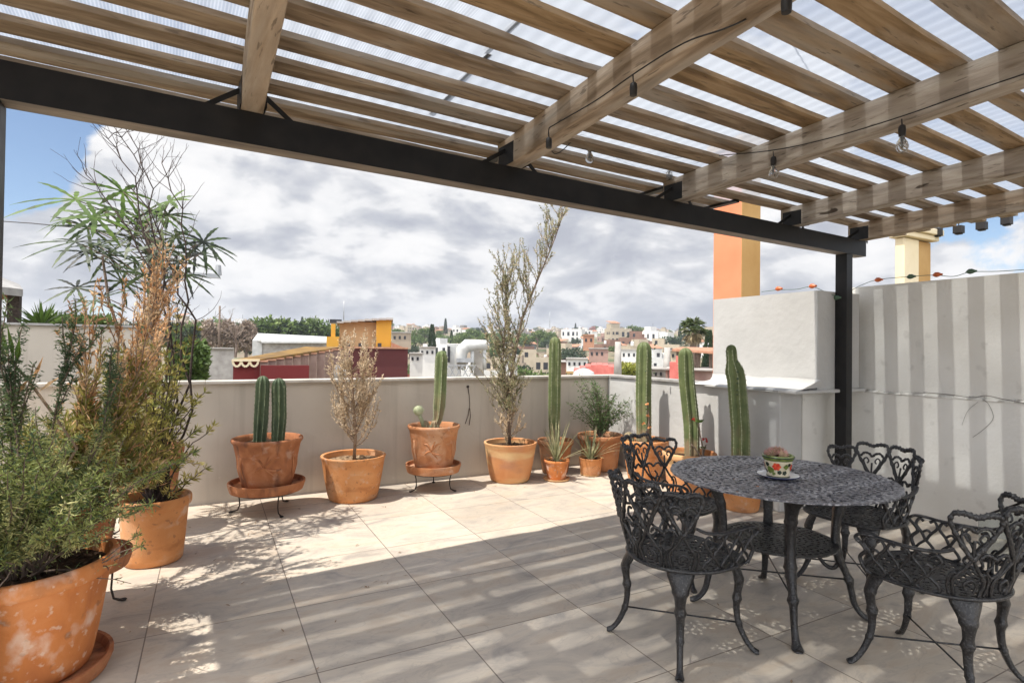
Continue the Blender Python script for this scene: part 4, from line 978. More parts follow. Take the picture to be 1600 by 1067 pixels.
def make_chair():
    SZ = .435; rs = .252
    t = thing('cast_metal_armchair', 'chair', 'chair', (0,0,0), 0, 'cast metal armchairs round the patio table')
    def bound(th):
        c, s = cos(th), sin(th)
        if c <= 0: return rs
        return rs/((abs(c)**3.2+abs(s)**3.2)**(1/3.2))*(1-.03*c)
    w = MB(); lace_disk(w, bound, 34, 190, lace(.034,.042,(.42,.24)), SZ, .007, .90, z2=lambda r,th: -.012*(1-(r/.26)**2))
    w.obj('seat', M['iron'], t)
    w = MB(); rim = [(bound(a)*cos(a), bound(a)*sin(a), SZ-.004) for a in [2*pi*i/64 for i in range(65)]]; w.tube(rim, .0105, 6, cap=False, squash=.8); w.obj('seat_rim', M['iron'], t, smooth=True)
    def S_(phi, v):
        """phi deg from the rear, v height above the seat"""
        fl = .085*(v/.38)**1.15*max(0, cos(R(phi)*.85))+.022*(v/.17 if v < .17 else 1)
        r = rs-.006+fl; sg = 1 if phi >= 0 else -1; a = abs(phi)
        if a <= 90: return V((-r*cos(R(a)), sg*r*sin(R(a)), SZ+v))
        return V(((a-90)*.0044, sg*r, SZ+v))
    w = MB()
    def curve(cp, r, beads=0, n=6, sides=6):
        sp = smooth_path(cp, n); pts = [S_(a, b_) for a, b_ in sp]
        rr_ = [r*(1+.42*max(0, sin(i*2*pi/beads))) for i in range(len(pts))] if beads else r
        w.tube(pts, rr_, sides)
    hw = 15.5
    for i in range(4):
        c = (i-1.5)*31; tp = .385 if i in (1,2) else .355
        if True:
            sc = tp/.385
            f = lambda x, v: (c+x*hw, v*sc if v > .16 else v)
            curve([f(0,.16),f(-.42,.23),f(-.82,.30),f(-.97,.345),f(-.80,.378),f(-.42,.378),f(0,.366),f(.42,.378),f(.80,.378),f(.97,.345),f(.82,.30),f(.42,.23),f(0,.16)], .0085, beads=5, n=7)
            curve([f(-.72,.30),f(-.48,.322),f(-.2,.318),f(0,.302),f(.2,.318),f(.48,.322),f(.72,.30)], .0068, beads=4)
            curve([f(-.80,.378),f(-.42,.379),f(0,.367),f(.42,.379),f(.80,.378)], .011, beads=4, n=8)
        curve([(c,.165),(c-.35*hw,.115),(c-.75*hw,.07),(c-.62*hw,.0)], .0072)
        curve([(c,.165),(c+.35*hw,.115),(c+.75*hw,.07),(c+.62*hw,.0)], .0072)
        for sg_ in (-1, 1):   # leafy curls inside each heart
                curve([f(sg_*.10,.20),f(sg_*.36,.235),f(sg_*.52,.275),f(sg_*.34,.292),f(sg_*.20,.272),f(sg_*.30,.258)], .0048, n=5)
        curve([f(0,.17),f(0,.22),f(0,.262)], .006, n=4)
        for sg_ in (-1, 1): curve([(c+sg_*.9*hw,.005),(c+sg_*1.0*hw,.05),(c+sg_*.86*hw,.095),(c+sg_*.62*hw,.10),(c+sg_*.60*hw,.075)], .0052, n=5)
        curve([(c-.3*hw,.02),(c-.42*hw,.05),(c-.1*hw,.075),(c+.22*hw,.055),(c+.1*hw,.03)], .0058)
    for i in range(5):
        c = (i-2)*31
        if abs(c) < 60: 
            curve([(c-.72*hw,.165),(c-.5*hw,.188),(c-.2*hw,.183),(c,.168),(c+.2*hw,.183),(c+.5*hw,.188),(c+.72*hw,.165)], .0068, beads=4)
            curve([(c-.55*hw,.175),(c-.45*hw,.12),(c-.1*hw,.09),(c+.25*hw,.115),(c+.05*hw,.14)], .0058)
    w.obj('backrest', M['iron'], t, smooth=True)
    for sg in (-1, 1):
        w = MB()
        # flat arm rail
        cp = [(58,.20),(66,.182),(78,.172),(92,.168),(108,.168),(122,.172),(132,.168),(137,.150),(133,.130)]
        pts = [S_(sg*a, b_) for a, b_ in smooth_path(cp, 6)]
        w.tube(pts, [.013]*len(pts), 8, squash=.55)
        def cv(cp, r=.0068): w.tube([S_(sg*a, b_) for a, b_ in smooth_path(cp, 6)], r, 6)
        for c in (76, 98, 120):
            cv([(c,.06),(c-4,.095),(c-10,.13),(c-7,.16),(c-3,.15)]); cv([(c,.06),(c+4,.095),(c+10,.13),(c+7,.16),(c+3,.15)])
            cv([(c,.065),(c-6,.04),(c-9,.015),(c-4,.0)]); cv([(c,.065),(c+6,.04),(c+9,.015),(c+4,.0)])
            cv([(c-5,.10),(c-1,.112),(c+3,.10)], .006)
        cv([(133,.132),(128,.10),(134,.06),(128,.0)], .0085)
        w.obj('armrest', M['iron'], t, smooth=True)
    prof = [(.228,.432,.058,.010),(.236,.405,.055,.016),(.252,.365,.040,.021),(.260,.325,.028,.020),(.255,.28,.021,.017),(.250,.22,.018,.015),(.254,.16,.016,.014),(.268,.11,.014,.013),(.292,.06,.013,.012),(.318,.026,.014,.011),(.338,.013,.019,.011),(.350,.011,.014,.009)]
    for a in (45,135,225,315):
        w = MB(); leg_sweep(prof, R(a), w, knots=((.245,.45,.014),(.335,.15,.010),(.13,.25,.008))); w.obj('leg', M['iron'], t, smooth=True)
    w = MB()
    for a in (45,135): w.tube([(.255*cos(R(a)), .255*sin(R(a)), .135), (-.255*cos(R(a)), -.255*sin(R(a)), .135)], .004, 6)
    w.obj('stretcher', M['iron'], t, smooth=True)
    return t
ch = make_chair(); ch.location = (2.27,-3.24,0); ch.rotation_euler = (0,0,R(0)); ch['label'] = 'black cast metal armchair seen from behind at the left of the table'
for (x, y, a, lb) in ((2.90,-2.57,-72,'black cast metal armchair on the far side of the table before the cactus pots'), (3.70,-3.24,180,'black cast metal armchair right of the table with its back to the grey wall'), (3.085,-3.945,95,'black cast metal armchair cut by the lower right corner of the photo')):
    c = copy_tree(ch); c.location = (x,y,0); c.rotation_euler = (0,0,R(a)); c['label'] = lb
TX, TY, TZ = 2.99, -3.235, .732
tb = thing('patio_table', 'round black cast metal table with lacework top and lower shelf', 'table', (TX,TY,0), R(3))
w = MB(); rt_ = .562
lace_disk(w, lambda th: rt_*(1+.010*abs(sin(th*14))), 120, 500, lace(.038,.047,(.43,.265),rings=((.262,.268),(.40,.405)), jit=.30), TZ, .009, .955); w.obj('tabletop', M['irontop'], tb)
w = MB(); w.tube([(.40*cos(a), .40*sin(a), TZ-.02) for a in [2*pi*i/48 for i in range(49)]], .010, 6, cap=False); w.obj('apron_ring', M['iron'], tb, smooth=True)
w = MB(); lace_disk(w, lambda th: .285*(1+.02*abs(sin(th*10))), 56, 260, lace(.03,.036,(.42,.25)), .395, .008, .93); w.obj('shelf', M['iron'], tb)
prof = [(.425,.715,.075,.012),(.385,.695,.062,.018),(.335,.655,.040,.026),(.305,.60,.030,.027),(.288,.53,.026,.023),(.280,.45,.024,.021),(.283,.38,.026,.022),(.297,.31,.024,.020),(.325,.25,.020,.018),(.345,.20,.019,.017),(.358,.14,.017,.016),(.372,.08,.016,.015),(.40,.035,.018,.013),(.435,.014,.026,.012),(.455,.011,.018,.010)]
for a in (45,135,225,315):
    w = MB(); leg_sweep(prof, R(a), w, knots=((.34,.30,.012),(.30,.25,.010),(.20,.45,.014),(.56,.18,.012)))
    w2 = smooth_path([(.30,.30),(.275,.26),(.235,.27),(.20,.32),(.20,.385)], 5); c_, s_ = cos(R(a)), sin(R(a)); w.tube([(q*c_, q*s_, z) for q, z in w2], .011, 6)
    w.obj('leg', M['iron'], tb, smooth=True)
w = MB()
for a in (45,135): w.tube([(.345*cos(R(a)), .345*sin(R(a)), .205), (-.345*cos(R(a)), -.345*sin(R(a)), .205)], .0045, 6)
w.obj('stretcher', M['iron'], tb, smooth=True)
# painted pot on a blue saucer
M['glaze_green'] = mat('glaze_green', [(.4,(.10,.14,.03)), (.6,(.16,.20,.05))], scale=30, rough=.25, spec=.6)
M['glaze_dark'] = mat('glaze_dark', [(.5,(.02,.03,.015))], rough=.2, spec=.6)
M['glaze_cream'] = mat('glaze_cream', [(.4,(.60,.52,.36)), (.6,(.70,.62,.46))], scale=20, rough=.25, spec=.6)
M['glaze_red'] = mat('glaze_red', [(.4,(.55,.04,.02)), (.6,(.68,.10,.04))], scale=60, rough=.25, spec=.6)
M['glaze_blue'] = mat('glaze_blue', [(.5,(.015,.02,.10))], rough=.2, spec=.6)
M['glaze_white'] = mat('glaze_white', [(.5,(.52,.55,.60))], rough=.25, spec=.6)
px_, py_ = 2.925, -3.28
t = thing('painted_dish', 'shallow blue rimmed ceramic dish on the centre of the table', 'dish', (px_,py_,TZ+.001))
w = MB(); w.lathe([(.055,0),(.075,.004),(.106,.016),(.108,.018),(.104,.0185),(.075,.008),(.001,.006)], n=40); w.f = w.f[1:]; w.m = w.m[1:]; w.obj('dish_body', M['glaze_blue'], t, smooth=True)
w = MB(); w.lathe([(.060,.0085),(.075,.0105),(.102,.0205),(.1035,.0200)], n=40); w.f = w.f[:-2]; w.m = w.m[:-2]; w.obj('glazed_rim', M['glaze_white'], t, smooth=True)
t = thing('painted_flowerpot', 'small glazed flowerpot painted with red flowers on the table', 'plant pot', (px_,py_,TZ+.0105))
h = .118
w = MB(); w.lathe([(.050,0),(.054,.004),(.058,.03),(.064,.06),(.070,.085),(.070,.0865)], n=40); w.f.pop(); w.m.pop(); w.obj('pot_body', M['glaze_cream'], t, smooth=True)
w = MB(); w.lathe([(.0702,.0866),(.073,.089),(.079,.100),(.080,.112),(.078,.1145),(.073,.1145),(.071,.095)], n=40); w.f = w.f[:-2]; w.m = w.m[:-2]; w.obj('rim', M['glaze_green'], t, smooth=True)
w = MB(); w.tube([(.0795*cos(a), .0795*sin(a), .106) for a in [2*pi*i/40 for i in range(41)]], .003, 5, cap=False); w.obj('painted_band', M['glaze_dark'], t, smooth=True); w = MB(); w.tube([(.054*cos(a), .054*sin(a), .004) for a in [2*pi*i/40 for i in range(41)]], .003, 5, cap=False); w.obj('painted_band', M['glaze_dark'], t, smooth=True)
vw = V((px_,py_,0))-V((O.x,O.y,0)); fa = math.atan2(-vw.y,-vw.x)
def patch(w, da, z, rad, petals):
    rnd = random.Random(int(da*100+z*1000)); n = 24; a0 = fa+da
    def pt(a, r_):
        aa = a0+cos(a)*r_/.062; zz = z+sin(a)*r_; rr_ = .054+(zz/.086)*.0165+.0016
        if zz < .03: rr_ = .054+zz/.03*.004+.0018
        return (rr_*cos(aa), rr_*sin(aa), zz)
    base = len(w.v); w.v.append(pt(0,0))
    for i in range(n): a = 2*pi*i/n; w.v.append(pt(a, rad*(.75+.25*abs(cos(a*petals/2)))))
    for i in range(n): w.face(base, base+1+i, base+1+(i+1) % n)
w = MB(); patch(w, -.1, .060, .021, 6); patch(w, 1.3, .055, .019, 6); patch(w,-1.6,.055,.019,6); w.obj('painted_flower', M['glaze_red'], t)
w = MB(); patch(w, .55, .028, .013, 5); patch(w, .12, .030, .012, 5); patch(w, .9,.07,.010,5); patch(w,-.85,.068,.012,4); patch(w,-1.1,.03,.010,4); w.obj('painted_dark_flower', M['glaze_dark'], t)
w = MB(); patch(w, -.62, .040, .020, 3); patch(w, .62, .060, .014, 4); patch(w,-.35,.022,.010,3); patch(w,1.9,.04,.018,3); w.obj('painted_leaf', M['glaze_green'], t)
w = MB(); w.lathe([(.070,.103),(.001,.104)], n=24); w.f = w.f[:-1][1:] if False else w.f; w.obj('soil', M['soil'], t)
rnd = random.Random(9); t = thing('hedgehog_cactus', 'clump of small pinkish spined cactus heads in the painted pot', 'cactus', (px_,py_,TZ+.112))
M['pinkspine'] = mat('pink_spine', [(.5,(.55,.30,.27))], rough=.6)
w = MB(); ws = MB()
for i in range(17):
    a = rnd.uniform(0,6.28); r_ = .052*math.sqrt(rnd.random()); c = V((r_*cos(a), r_*sin(a), .012+.022*(1-r_/.055))); q = rnd.uniform(.011,.016); w.ball(c, q, 9, 6, (1,1,1.5))
    for k in range(46):
        d = V((rnd.gauss(0,1),rnd.gauss(0,1),rnd.gauss(.4,.8))).normalized(); ws.tube([c+d*q*.95, c+d*(q+.012)+V((0,0,.004))], .0007, 3, cap=False)
w.obj('stems', M['cactus'], t, smooth=True); ws.obj('spines', M['pinkspine'], t)

# ---------------------------------------------------------------- string lights on the rafters
sg = thing('string_lights', 'black cable of clear bulbs strung along the pergola rafters', 'string lights', (0,0,0))
def wire(pts, r=.004, nm='cable', par=None, mt=None):
    w = MB(); w.tube(smooth_path([tuple(p) for p in pts], 6), r, 5, cap=False); return w.obj(nm, mt or M['socket'], par, smooth=True)
c1 = [atx(1222,0,1.62), atx(1110,45,1.655)]
cab = [atdep(1240,-8,2.55), atx(1150,38,1.66), atx(1070,67,1.665), atx(996,112,1.67), atx(930,158,1.67), atx(870,193,1.67), atx(857,205,1.66), atdep(862,236,3.1), atdep(875,238,3.15), atdep(905,212,3.3), atdep(925,217,3.4), atdep(980,235,3.7), atx(1045,246,2.99), atx(1110,244,3.0), atx(1208,235,3.0), atx(1300,215,3.0), atx(1409,182,3.0), atx(1520,143,3.0), atx(1612,112,3.0)]
wire(cab, .003, 'cable', sg)
def bulb(p, glass=True, L=.03):
    f = thing('festoon_bulb', 'x', 'light bulb')
    return f
def addbulb(top, glass=True, tilt=(0,0)):
    w = MB(); x, y, z = top; w.tube([(x,y,z),(x+.003,y,z-.03)], .003, 5); w.tube([(x+.003,y,z-.028),(x+.003,y,z-.034),(x+.003,y,z-.05),(x+.003,y,z-.078)], [.008,.014,.0155,.014], 10)
    s_ = w.obj('socket', M['socket'], sg, smooth=True, auto=40)
    if glass:
        w = MB(); w.lathe([(.009,0),(.012,-.012),(.022,-.030),(.026,-.046),(.0235,-.060),(.014,-.071),(.002,-.075)][::-1], (x+.003,y,z-.078), n=14); w.f = w.f[:-1]; w.m = w.m[:-1]
        w.obj('bulb', M['glass_bulb'], s_, smooth=True)
        w = MB(); w.tube([(x+.003,y,z-.08),(x+.003,y,z-.12)], [.006,.004], 6); w.tube([(x-.005,y,z-.12),(x,y,z-.132),(x+.003,y,z-.12),(x+.008,y,z-.132),(x+.011,y,z-.12)], .0012, 4)
        w.obj('filament', M['lap'], s_)
for (p, g) in ((atx(1228,-22,1.70), False), (atx(989,118,1.672), False), (atx(857,206,1.66), False), (atdep(921,216,3.38), True), (atx(1045,247,2.99), True), (atx(1208,237,2.99), True), (atx(1409,186,2.99), True)): addbulb(p, g)
# coloured string on the wall top
ws = thing('coloured_string_lights', 'green wire with orange and green lamps lying along the wall top', 'string lights', (0,0,0))
M['lamp_orange'] = mat('lamp_orange', [(.5,(.62,.15,.05))], rough=.35); M['lamp_green'] = mat('lamp_green', [(.5,(.08,.14,.09))], rough=.35)
wp = [atx(1190,456,4.99), atx(1216,453,4.975), atx(1245,452,4.975), atx(1268,448,4.975), atx(1290,456,5.1), atx(1312,462,5.25), atx(1345,446,5.66), atx(1372,437,5.66), atx(1424,432,5.66), atx(1460,430,5.66), atx(1490,432,5.66), atx(1517,425,5.66), atx(1560,424,5.66), atx(1620,420,5.66)]
wire(wp, .0028, 'cable', ws, mt=M['lamp_green'])
for (x, y, X, c) in ((1217,452,4.97,'o'),(1270,448,4.97,'o'),(1308,466,5.2,'g'),(1373,438,5.65,'o'),(1424,433,5.65,'g'),(1465,430,5.65,'o'),(1518,425,5.65,'g')):
    p = atx(x, y, X); w = MB(); w.tube([p+V((0,-.036,.004)), p+V((0,-.024,.004)), p+V((0,-.005,.006)), p+V((0,.014,.005)), p+V((0,.027,.004)), p+V((0,.04,.003))], [.008,.010,.020,.022,.014,.003], 10)
    w.obj('lamp', M['lamp_orange'] if c == 'o' else M['lamp_green'], ws, smooth=True)
# small dark lamp row on the neighbour's wire
nl = thing('lantern_row', 'row of four small dark square lanterns hanging right of the cream column', 'lanterns', (0,0,0))
pp = [at(1440,345,9.5), at(1500,340,9.5), at(1560,330,9.5), at(1625,318,9.5)]
wire(pp, .012, 'cable', nl)
for (x, y) in ((1464,363),(1498,359),(1534,353),(1573,345)):
    p = at(x, y, 9.5); w = MB(); w.box(p.x-.05,p.x+.05,p.y-.05,p.y+.05,p.z-.05,p.z+.05); w.tube([p+V((0,0,.05)), p+V((0,0,.14))], .008, 5); w.box(p.x-.035,p.x+.035,p.y-.035,p.y+.035,p.z-.065,p.z-.051); w.obj('lantern', M['socket'], nl, bevel=.006)

# dried bunch hanging on the parapet, cable on the grey wall, leaves on the floor
t = thing('dried_seed_pod', 'dried dark seed pods hanging from a nail on the parapet wall', 'dried plant', (0,0,0))
a = aty(731,604,WB-.012)
w = MB(); w.tube([a, aty(733,618,WB-.02), aty(734,632,WB-.02), aty(733,640,WB-.02)], [.006,.004,.004,.003], 5)
w.tube([aty(733,638,WB-.02), aty(731,650,WB-.02), aty(727,662,WB-.02)], .004, 5); w.tube([aty(734,638,WB-.02), aty(735,650,WB-.02), aty(733,664,WB-.02)], .004, 5); w.ball(a, .018, 8, 5, (1,.5,.8)); w.obj('pods', M['darkbark'], t, smooth=True)
t = thing('wall_cable', 'thin loose cable sagging along the ledge of the tall grey wall', 'cable', (0,0,0))
X = CXW-.012
M['twine'] = mat('twine', [(.5,(.16,.14,.12))], rough=.8)
wire([atx(1443,613,X), atx(1480,616,X), atx(1520,621,X), atx(1540,618,X), atx(1570,624,X), atx(1612,632,X)], .0028, 'cable', t, M['twine'])
wire([atx(1535,623,X), atx(1545,632,X), atx(1552,652,X), atx(1540,668,X), atx(1520,683,X)], .0016, 'loose_end', t, M['twine'])
wire([atx(1528,628,X), atx(1512,642,X), atx(1503,664,X)], .0012, 'loose_end', t, M['twine'])
w = MB(); rnd = random.Random(77)
for i in range(130):
    p = V((rnd.uniform(.2,4.2), rnd.uniform(-3.9,.2), .004))
    if i < 45: p = V((rnd.uniform(-.1,1.4), rnd.uniform(-2,-.2), .004))
    elif i < 105:
        c_ = rnd.choice(((1.44,.05),(3.1,.07),(4.32,.1),(-.04,-.92),(.7,-.03),(2.2,.06))); a_ = rnd.uniform(0,6.28); q_ = rnd.uniform(.24,.5); p = V((c_[0]+q_*cos(a_), min(.36, c_[1]-abs(q_*sin(a_))), .004))
    w.leaf(p, V((rnd.gauss(0,1),rnd.gauss(0,1),.12)), rnd.uniform(.015,.045), rnd.uniform(.006,.012), twist=V((rnd.gauss(0,.2),rnd.gauss(0,.2),1)))
tag(w.obj('fallen_leaves', M['twig']), 'small dry leaves scattered over the pale tiles', 'leaves', kind='stuff')
# glazed stair guard at the right edge
M['paneglass'] = mat('pane_glass', [(.5,(.8,.85,.83))], rough=.03, spec=.5); _n,_l,_b = nodes(M['paneglass']); _b.inputs['Transmission Weight'].default_value = .9; _b.inputs['IOR'].default_value = 1.45
t = thing('glass_guard', 'low glass panel with a thin sloping black top rail at the right edge', 'glass panel', (4.9,0,0))
w = MB(); w.hexa([(0,-4.6,.03),(.012,-4.6,.03),(.012,-3.36,.03),(0,-3.36,.03),(0,-4.6,1.12),(.012,-4.6,1.12),(.012,-3.36,.275),(0,-3.36,.275)]); w.obj('pane', M['paneglass'], t)
w = MB(); w.beam((.006,-4.6,1.13),(.006,-3.34,.272),.02,.014); w.beam((.006,-4.6,.015),(.006,-3.34,.015),.025,.03); w.obj('rail', M['steel'], t)

# ---------------------------------------------------------------- neighbours' columns
M['orange_paint'] = mat('orange_paint', [(.3,(.66,.22,.11)), (.7,(.72,.27,.14))], scale=3, rough=.85, bump=.2)
M['ochre_shade'] = mat('ochre_shade', [(.3,(.42,.24,.08)), (.7,(.50,.31,.12))], scale=3, rough=.85, bump=.2)
M['cream_paint'] = mat('cream_paint', [(.3,(.74,.62,.40)), (.7,(.80,.69,.48))], scale=3, rough=.85, bump=.2)
t = thing('chimney', 'square orange column with shaded faces coloured ochre standing behind the tall white block wall', 'column', (0,0,0))
p = at(1114,466,7.6); x0, y0_ = p.x, p.y
pc = atx(1158,466,x0); yb = pc.y
pr_ = aty(1188,466,yb); x1 = pr_.x
w = MB(); w.box(x0, x1, yb, y0_, -1, 3.9)
w.m = [0]*6; w.m[2] = 1; w.m[4] = 1; w.m[3] = 1  # faces away from the sun turn ochre: their shade is put into the colour
w.obj('shaft', [M['orange_paint'], M['ochre_shade']], t, bevel=.01)
w = MB(); w.box(x0-.06,x1+.06,yb-.06,y0_+.06,3.902,4.0); w.obj('cap', M['ochre_shade'], t)
t = thing('column', 'cream square column with a shaded side coloured brown and flared cap beyond the grey wall', 'column', (0,0,0))
p = at(1398,437,9.0); x0, y0_ = p.x, p.y; yb = atx(1413,437,x0).y
x1 = aty(1436,437,yb).x
w = MB(); w.box(x0, x1, yb, y0_, -1, at(1413,372,9).z); w.obj('shaft', M['cream_paint'], t, bevel=.01)
x2 = aty(1457,437,yb).x
w = MB(); w.box(x1+.003, x2, yb+.02, y0_, -1, at(1413,372,9).z-.004); w.obj('shaded_brown_side', M['ochre_shade'], t, bevel=.01)  # side out of the sun, its shade put into the brown
zc = at(1413,371,9).z; w = MB(); w.box(x0-.05,x2+.05,yb-.06,y0_+.05,zc,zc+.07); w.box(x0-.09,x2+.09,yb-.10,y0_+.09,zc+.071,zc+.15); w.obj('cap', M['cream_paint'], t, bevel=.012)

# ---------------------------------------------------------------- the town beyond
def gz(D, az):
    """height of the land at distance D, azimuth az (deg)"""
    z = -7
    if D > 130:
        q = min(1, (D-130)/800)**.72
        top = 29 if az > 5 else 22+7*max(0, (az+25)/30)
        z += q*(top+7)+1.6*sin(az*.31+D*.004)*min(1, D/500)
    if D > 930: z += -(D-930)*.02
    return z
M['land'] = overlay(mat('dry_ground', [(.3,(.16,.125,.085)), (.5,(.24,.19,.13)), (.7,(.20,.19,.10))], scale=.03, detail=10, rough=.95), (.07,.095,.04), .05, .48, .62, amount=.9)
w = MB(); Ds = [3,10,20,40,70,100,130,170,220,280,350,430,520,620,720,820,930,1100,1500]; A = list(range(-60,90,3))
for D in Ds:
    for a in A:
        w.v.append((O.x+D*sin(R(a)), O.y+D*cos(R(a)), -7.0 if D < 130 else gz(D, a)))
for i in range(len(Ds)-1):
    for j in range(len(A)-1): w.face(i*len(A)+j, i*len(A)+j+1, (i+1)*len(A)+j+1, (i+1)*len(A)+j)
struct('hill_terrain', w, M['land'], smooth=True)
w = MB(); w.quad((-500,-500,-7.35),(500,-500,-7.35),(500,500,-7.35),(-500,500,-7.35)); struct('ground', w, M['land'])
def paint(nm, c, v=.12):
    c2 = tuple(max(0, q*(1-v)) for q in c); return overlay(mat(nm, [(.35,c2),(.6,c)], scale=.6, rough=.9), tuple(q*.62 for q in c), .9, .58, .8, amount=.4)
M['dark_open'] = mat('window_opening', [(.5,(.025,.025,.03))], rough=.3)
M['roofgrey'] = mat('flat_roof', [(.3,(.30,.28,.26)), (.7,(.42,.40,.37))], scale=.8, rough=.9)
M['terratile'] = mat('clay_tile', [(.3,(.34,.16,.095)), (.7,(.46,.25,.16))], scale=9, rough=.85)
cols = [('white',(.70,.69,.66)),('cream',(.46,.39,.29)),('terracotta red',(.27,.085,.055)),('bare brick',(.24,.135,.095)),('grey block',(.25,.23,.215)),('ochre',(.40,.25,.10)),('pink',(.36,.23,.19)),('pale tan',(.36,.29,.22))]
for n_, c_ in cols: M['h_'+n_] = paint('paint_'+n_.replace(' ','_'), c_)
rnd = random.Random(101)
def house_mesh(rnd, mtl, n):
    w = MB(); W = rnd.uniform(6,14); Dp = rnd.uniform(6,9); vols = [(-W/2, W/2, -Dp/2, Dp/2, rnd.choice((3.0,3.2,6.0,6.2)))]
    if rnd.random() < .7: x = rnd.uniform(-W/2, 0); vols.append((x, x+rnd.uniform(2.5,5), -Dp/2+.6, Dp/2-1, vols[0][4]+rnd.uniform(2,2.8)))
    if rnd.random() < .5: vols.append((W/2+.01, W/2+rnd.uniform(2,5), -Dp/2+1, Dp/2-.5, vols[0][4]-rnd.uniform(.5,1.4)))
    for (x0,x1,y0,y1,h) in vols:
        w.mi = 0; w.box(x0,x1,y0,y1,-3,h)
        w.mi = 2; w.box(x0+.25,x1-.25,y0+.25,y1-.25,h+.01,h+.04); w.mi = 0
        for q in ((x0,x1,y0,y0+.2),(x0,x1,y1-.2,y1),(x0,x0+.2,y0+.21,y1-.21),(x1-.2,x1,y0+.21,y1-.21)): w.box(*q, h+.002, h+.5)
        w.mi = 1
        fl_ = 0
        while fl_+2.6 < h:
            x = x0+rnd.uniform(.6,1.2)
            while x < x1-1.5:
                ww_ = rnd.uniform(.8,1.5)
                if rnd.random() < .8: w.box(x, x+ww_, y0-.04, y0-.005, fl_+rnd.choice((.1,1.0)), fl_+2.2)
                x += ww_+rnd.uniform(.7,1.8)
            y = y0+1
            while y < y1-1.5:
                if rnd.random() < .6: w.box(x0-.04, x0-.005, y, y+1.1, fl_+1, fl_+2.2)
                y += rnd.uniform(2,3.2)
            fl_ += 3
    if rnd.random() < .4:
        x0,x1,y0,y1,h = vols[-1]; w.mi = 4; w.hexa([(x0-.3,y0-.3,h+.51),(x1+.3,y0-.3,h+.51),(x1+.3,y1+.3,h+1.7),(x0-.3,y1+.3,h+1.7),(x0-.3,y0-.3,h+.66),(x1+.3,y0-.3,h+.66),(x1+.3,y1+.3,h+1.85),(x0-.3,y1+.3,h+1.85)])
    w.mi = 0
    for _q in range(rnd.choice((1,2,3))): xa = rnd.uniform(vols[0][0]+.5, vols[0][1]-1.5); w.box(xa, xa+rnd.uniform(.4,1.4), 0, rnd.uniform(.4,1.6), vols[0][4]+.05, vols[0][4]+rnd.uniform(.8,1.9))
    w.mi = 1
    if rnd.random() < .5: xa = rnd.uniform(vols[0][0]+.5, vols[0][1]-.5); w.tube([(xa,.5,vols[0][4]),(xa,.5,vols[0][4]+rnd.uniform(2,4.5))], .05, 3)
    w.mi = 3
    if rnd.random() < .7:
        x, y, h = rnd.uniform(-W/3,W/3), rnd.uniform(-1.5,1.5), vols[0][4]; w.lathe([(.55,.5),(.6,.6),(.6,1.7),(.3,2.0),(.01,2.05)], (x,y,h), 10)
    me = w.obj('house', [mtl, M['dark_open'], M['roofgrey'], M['h_white'], M['terratile']]).data
    bpy.data.objects.remove(bpy.data.objects[-1]) if False else None
    return me
protos = {}
for n_, c_ in cols:
    protos[n_] = []
    for k in range(4):
        w_ = house_mesh(rnd, M['h_'+n_], k); protos[n_].append(w_)
for o in [o for o in bpy.data.objects if o.name.startswith('house') and o.type == 'MESH']: bpy.data.objects.remove(o)
hl = {'white':'small white flat roofed house among many across the far hillside','cream':'small cream painted flat roofed house on the far hillside','terracotta red':'small dark red painted house in the distant town','bare brick':'small unplastered brick house in the distant town','grey block':'small grey concrete block house in the distant town','ochre':'small ochre yellow house in the distant town','pink':'small dusty pink house in the distant town','pale tan':'small pale tan house in the distant town'}
def place_house(kind, a, D, s=1, rz=None, dz=0):
    me = rnd.choice(protos[kind]); o = bpy.data.objects.new('house', me); COL.objects.link(o)
    z = gz(D, a); o.location = (O.x+D*sin(R(a)), O.y+D*cos(R(a)), z+dz); o.rotation_euler = (0,0,rz if rz is not None else -R(a)+rnd.uniform(-.7,.7)); o.scale = (s,s,s*rnd.uniform(.85,1.1))
    tag(o, hl[kind], 'house', 'houses of the distant town')
kinds = ['white']*34+['cream']*16+['terracotta red']*5+['bare brick']*12+['grey block']*13+['ochre']*3+['pink']*6+['pale tan']*17
used = []
cnt = 0; tries = 0
while cnt < 262 and tries < 6000:
    tries += 1
    a = rnd.uniform(-9, 50); D = rnd.choice((rnd.uniform(95,260), rnd.uniform(260,520), rnd.uniform(480,960), rnd.uniform(700,960)))
    if a < 9 and rnd.random() < .55: continue
    if a < 12 and D < 240: continue
    if 15 < a < 28 and 110 < D < 340: continue
    if D < 170 and rnd.random() < .5: continue
    if a > 40 and D < 150: continue
    x, y = D*sin(R(a)), D*cos(R(a))
    if any((x-q[0])**2+(y-q[1])**2 < 12.5**2 for q in used): continue
    used.append((x,y)); cnt += 1
    place_house(rnd.choice(kinds), a, D, rnd.uniform(.7,1.05)*(.82 if D > 450 else 1))
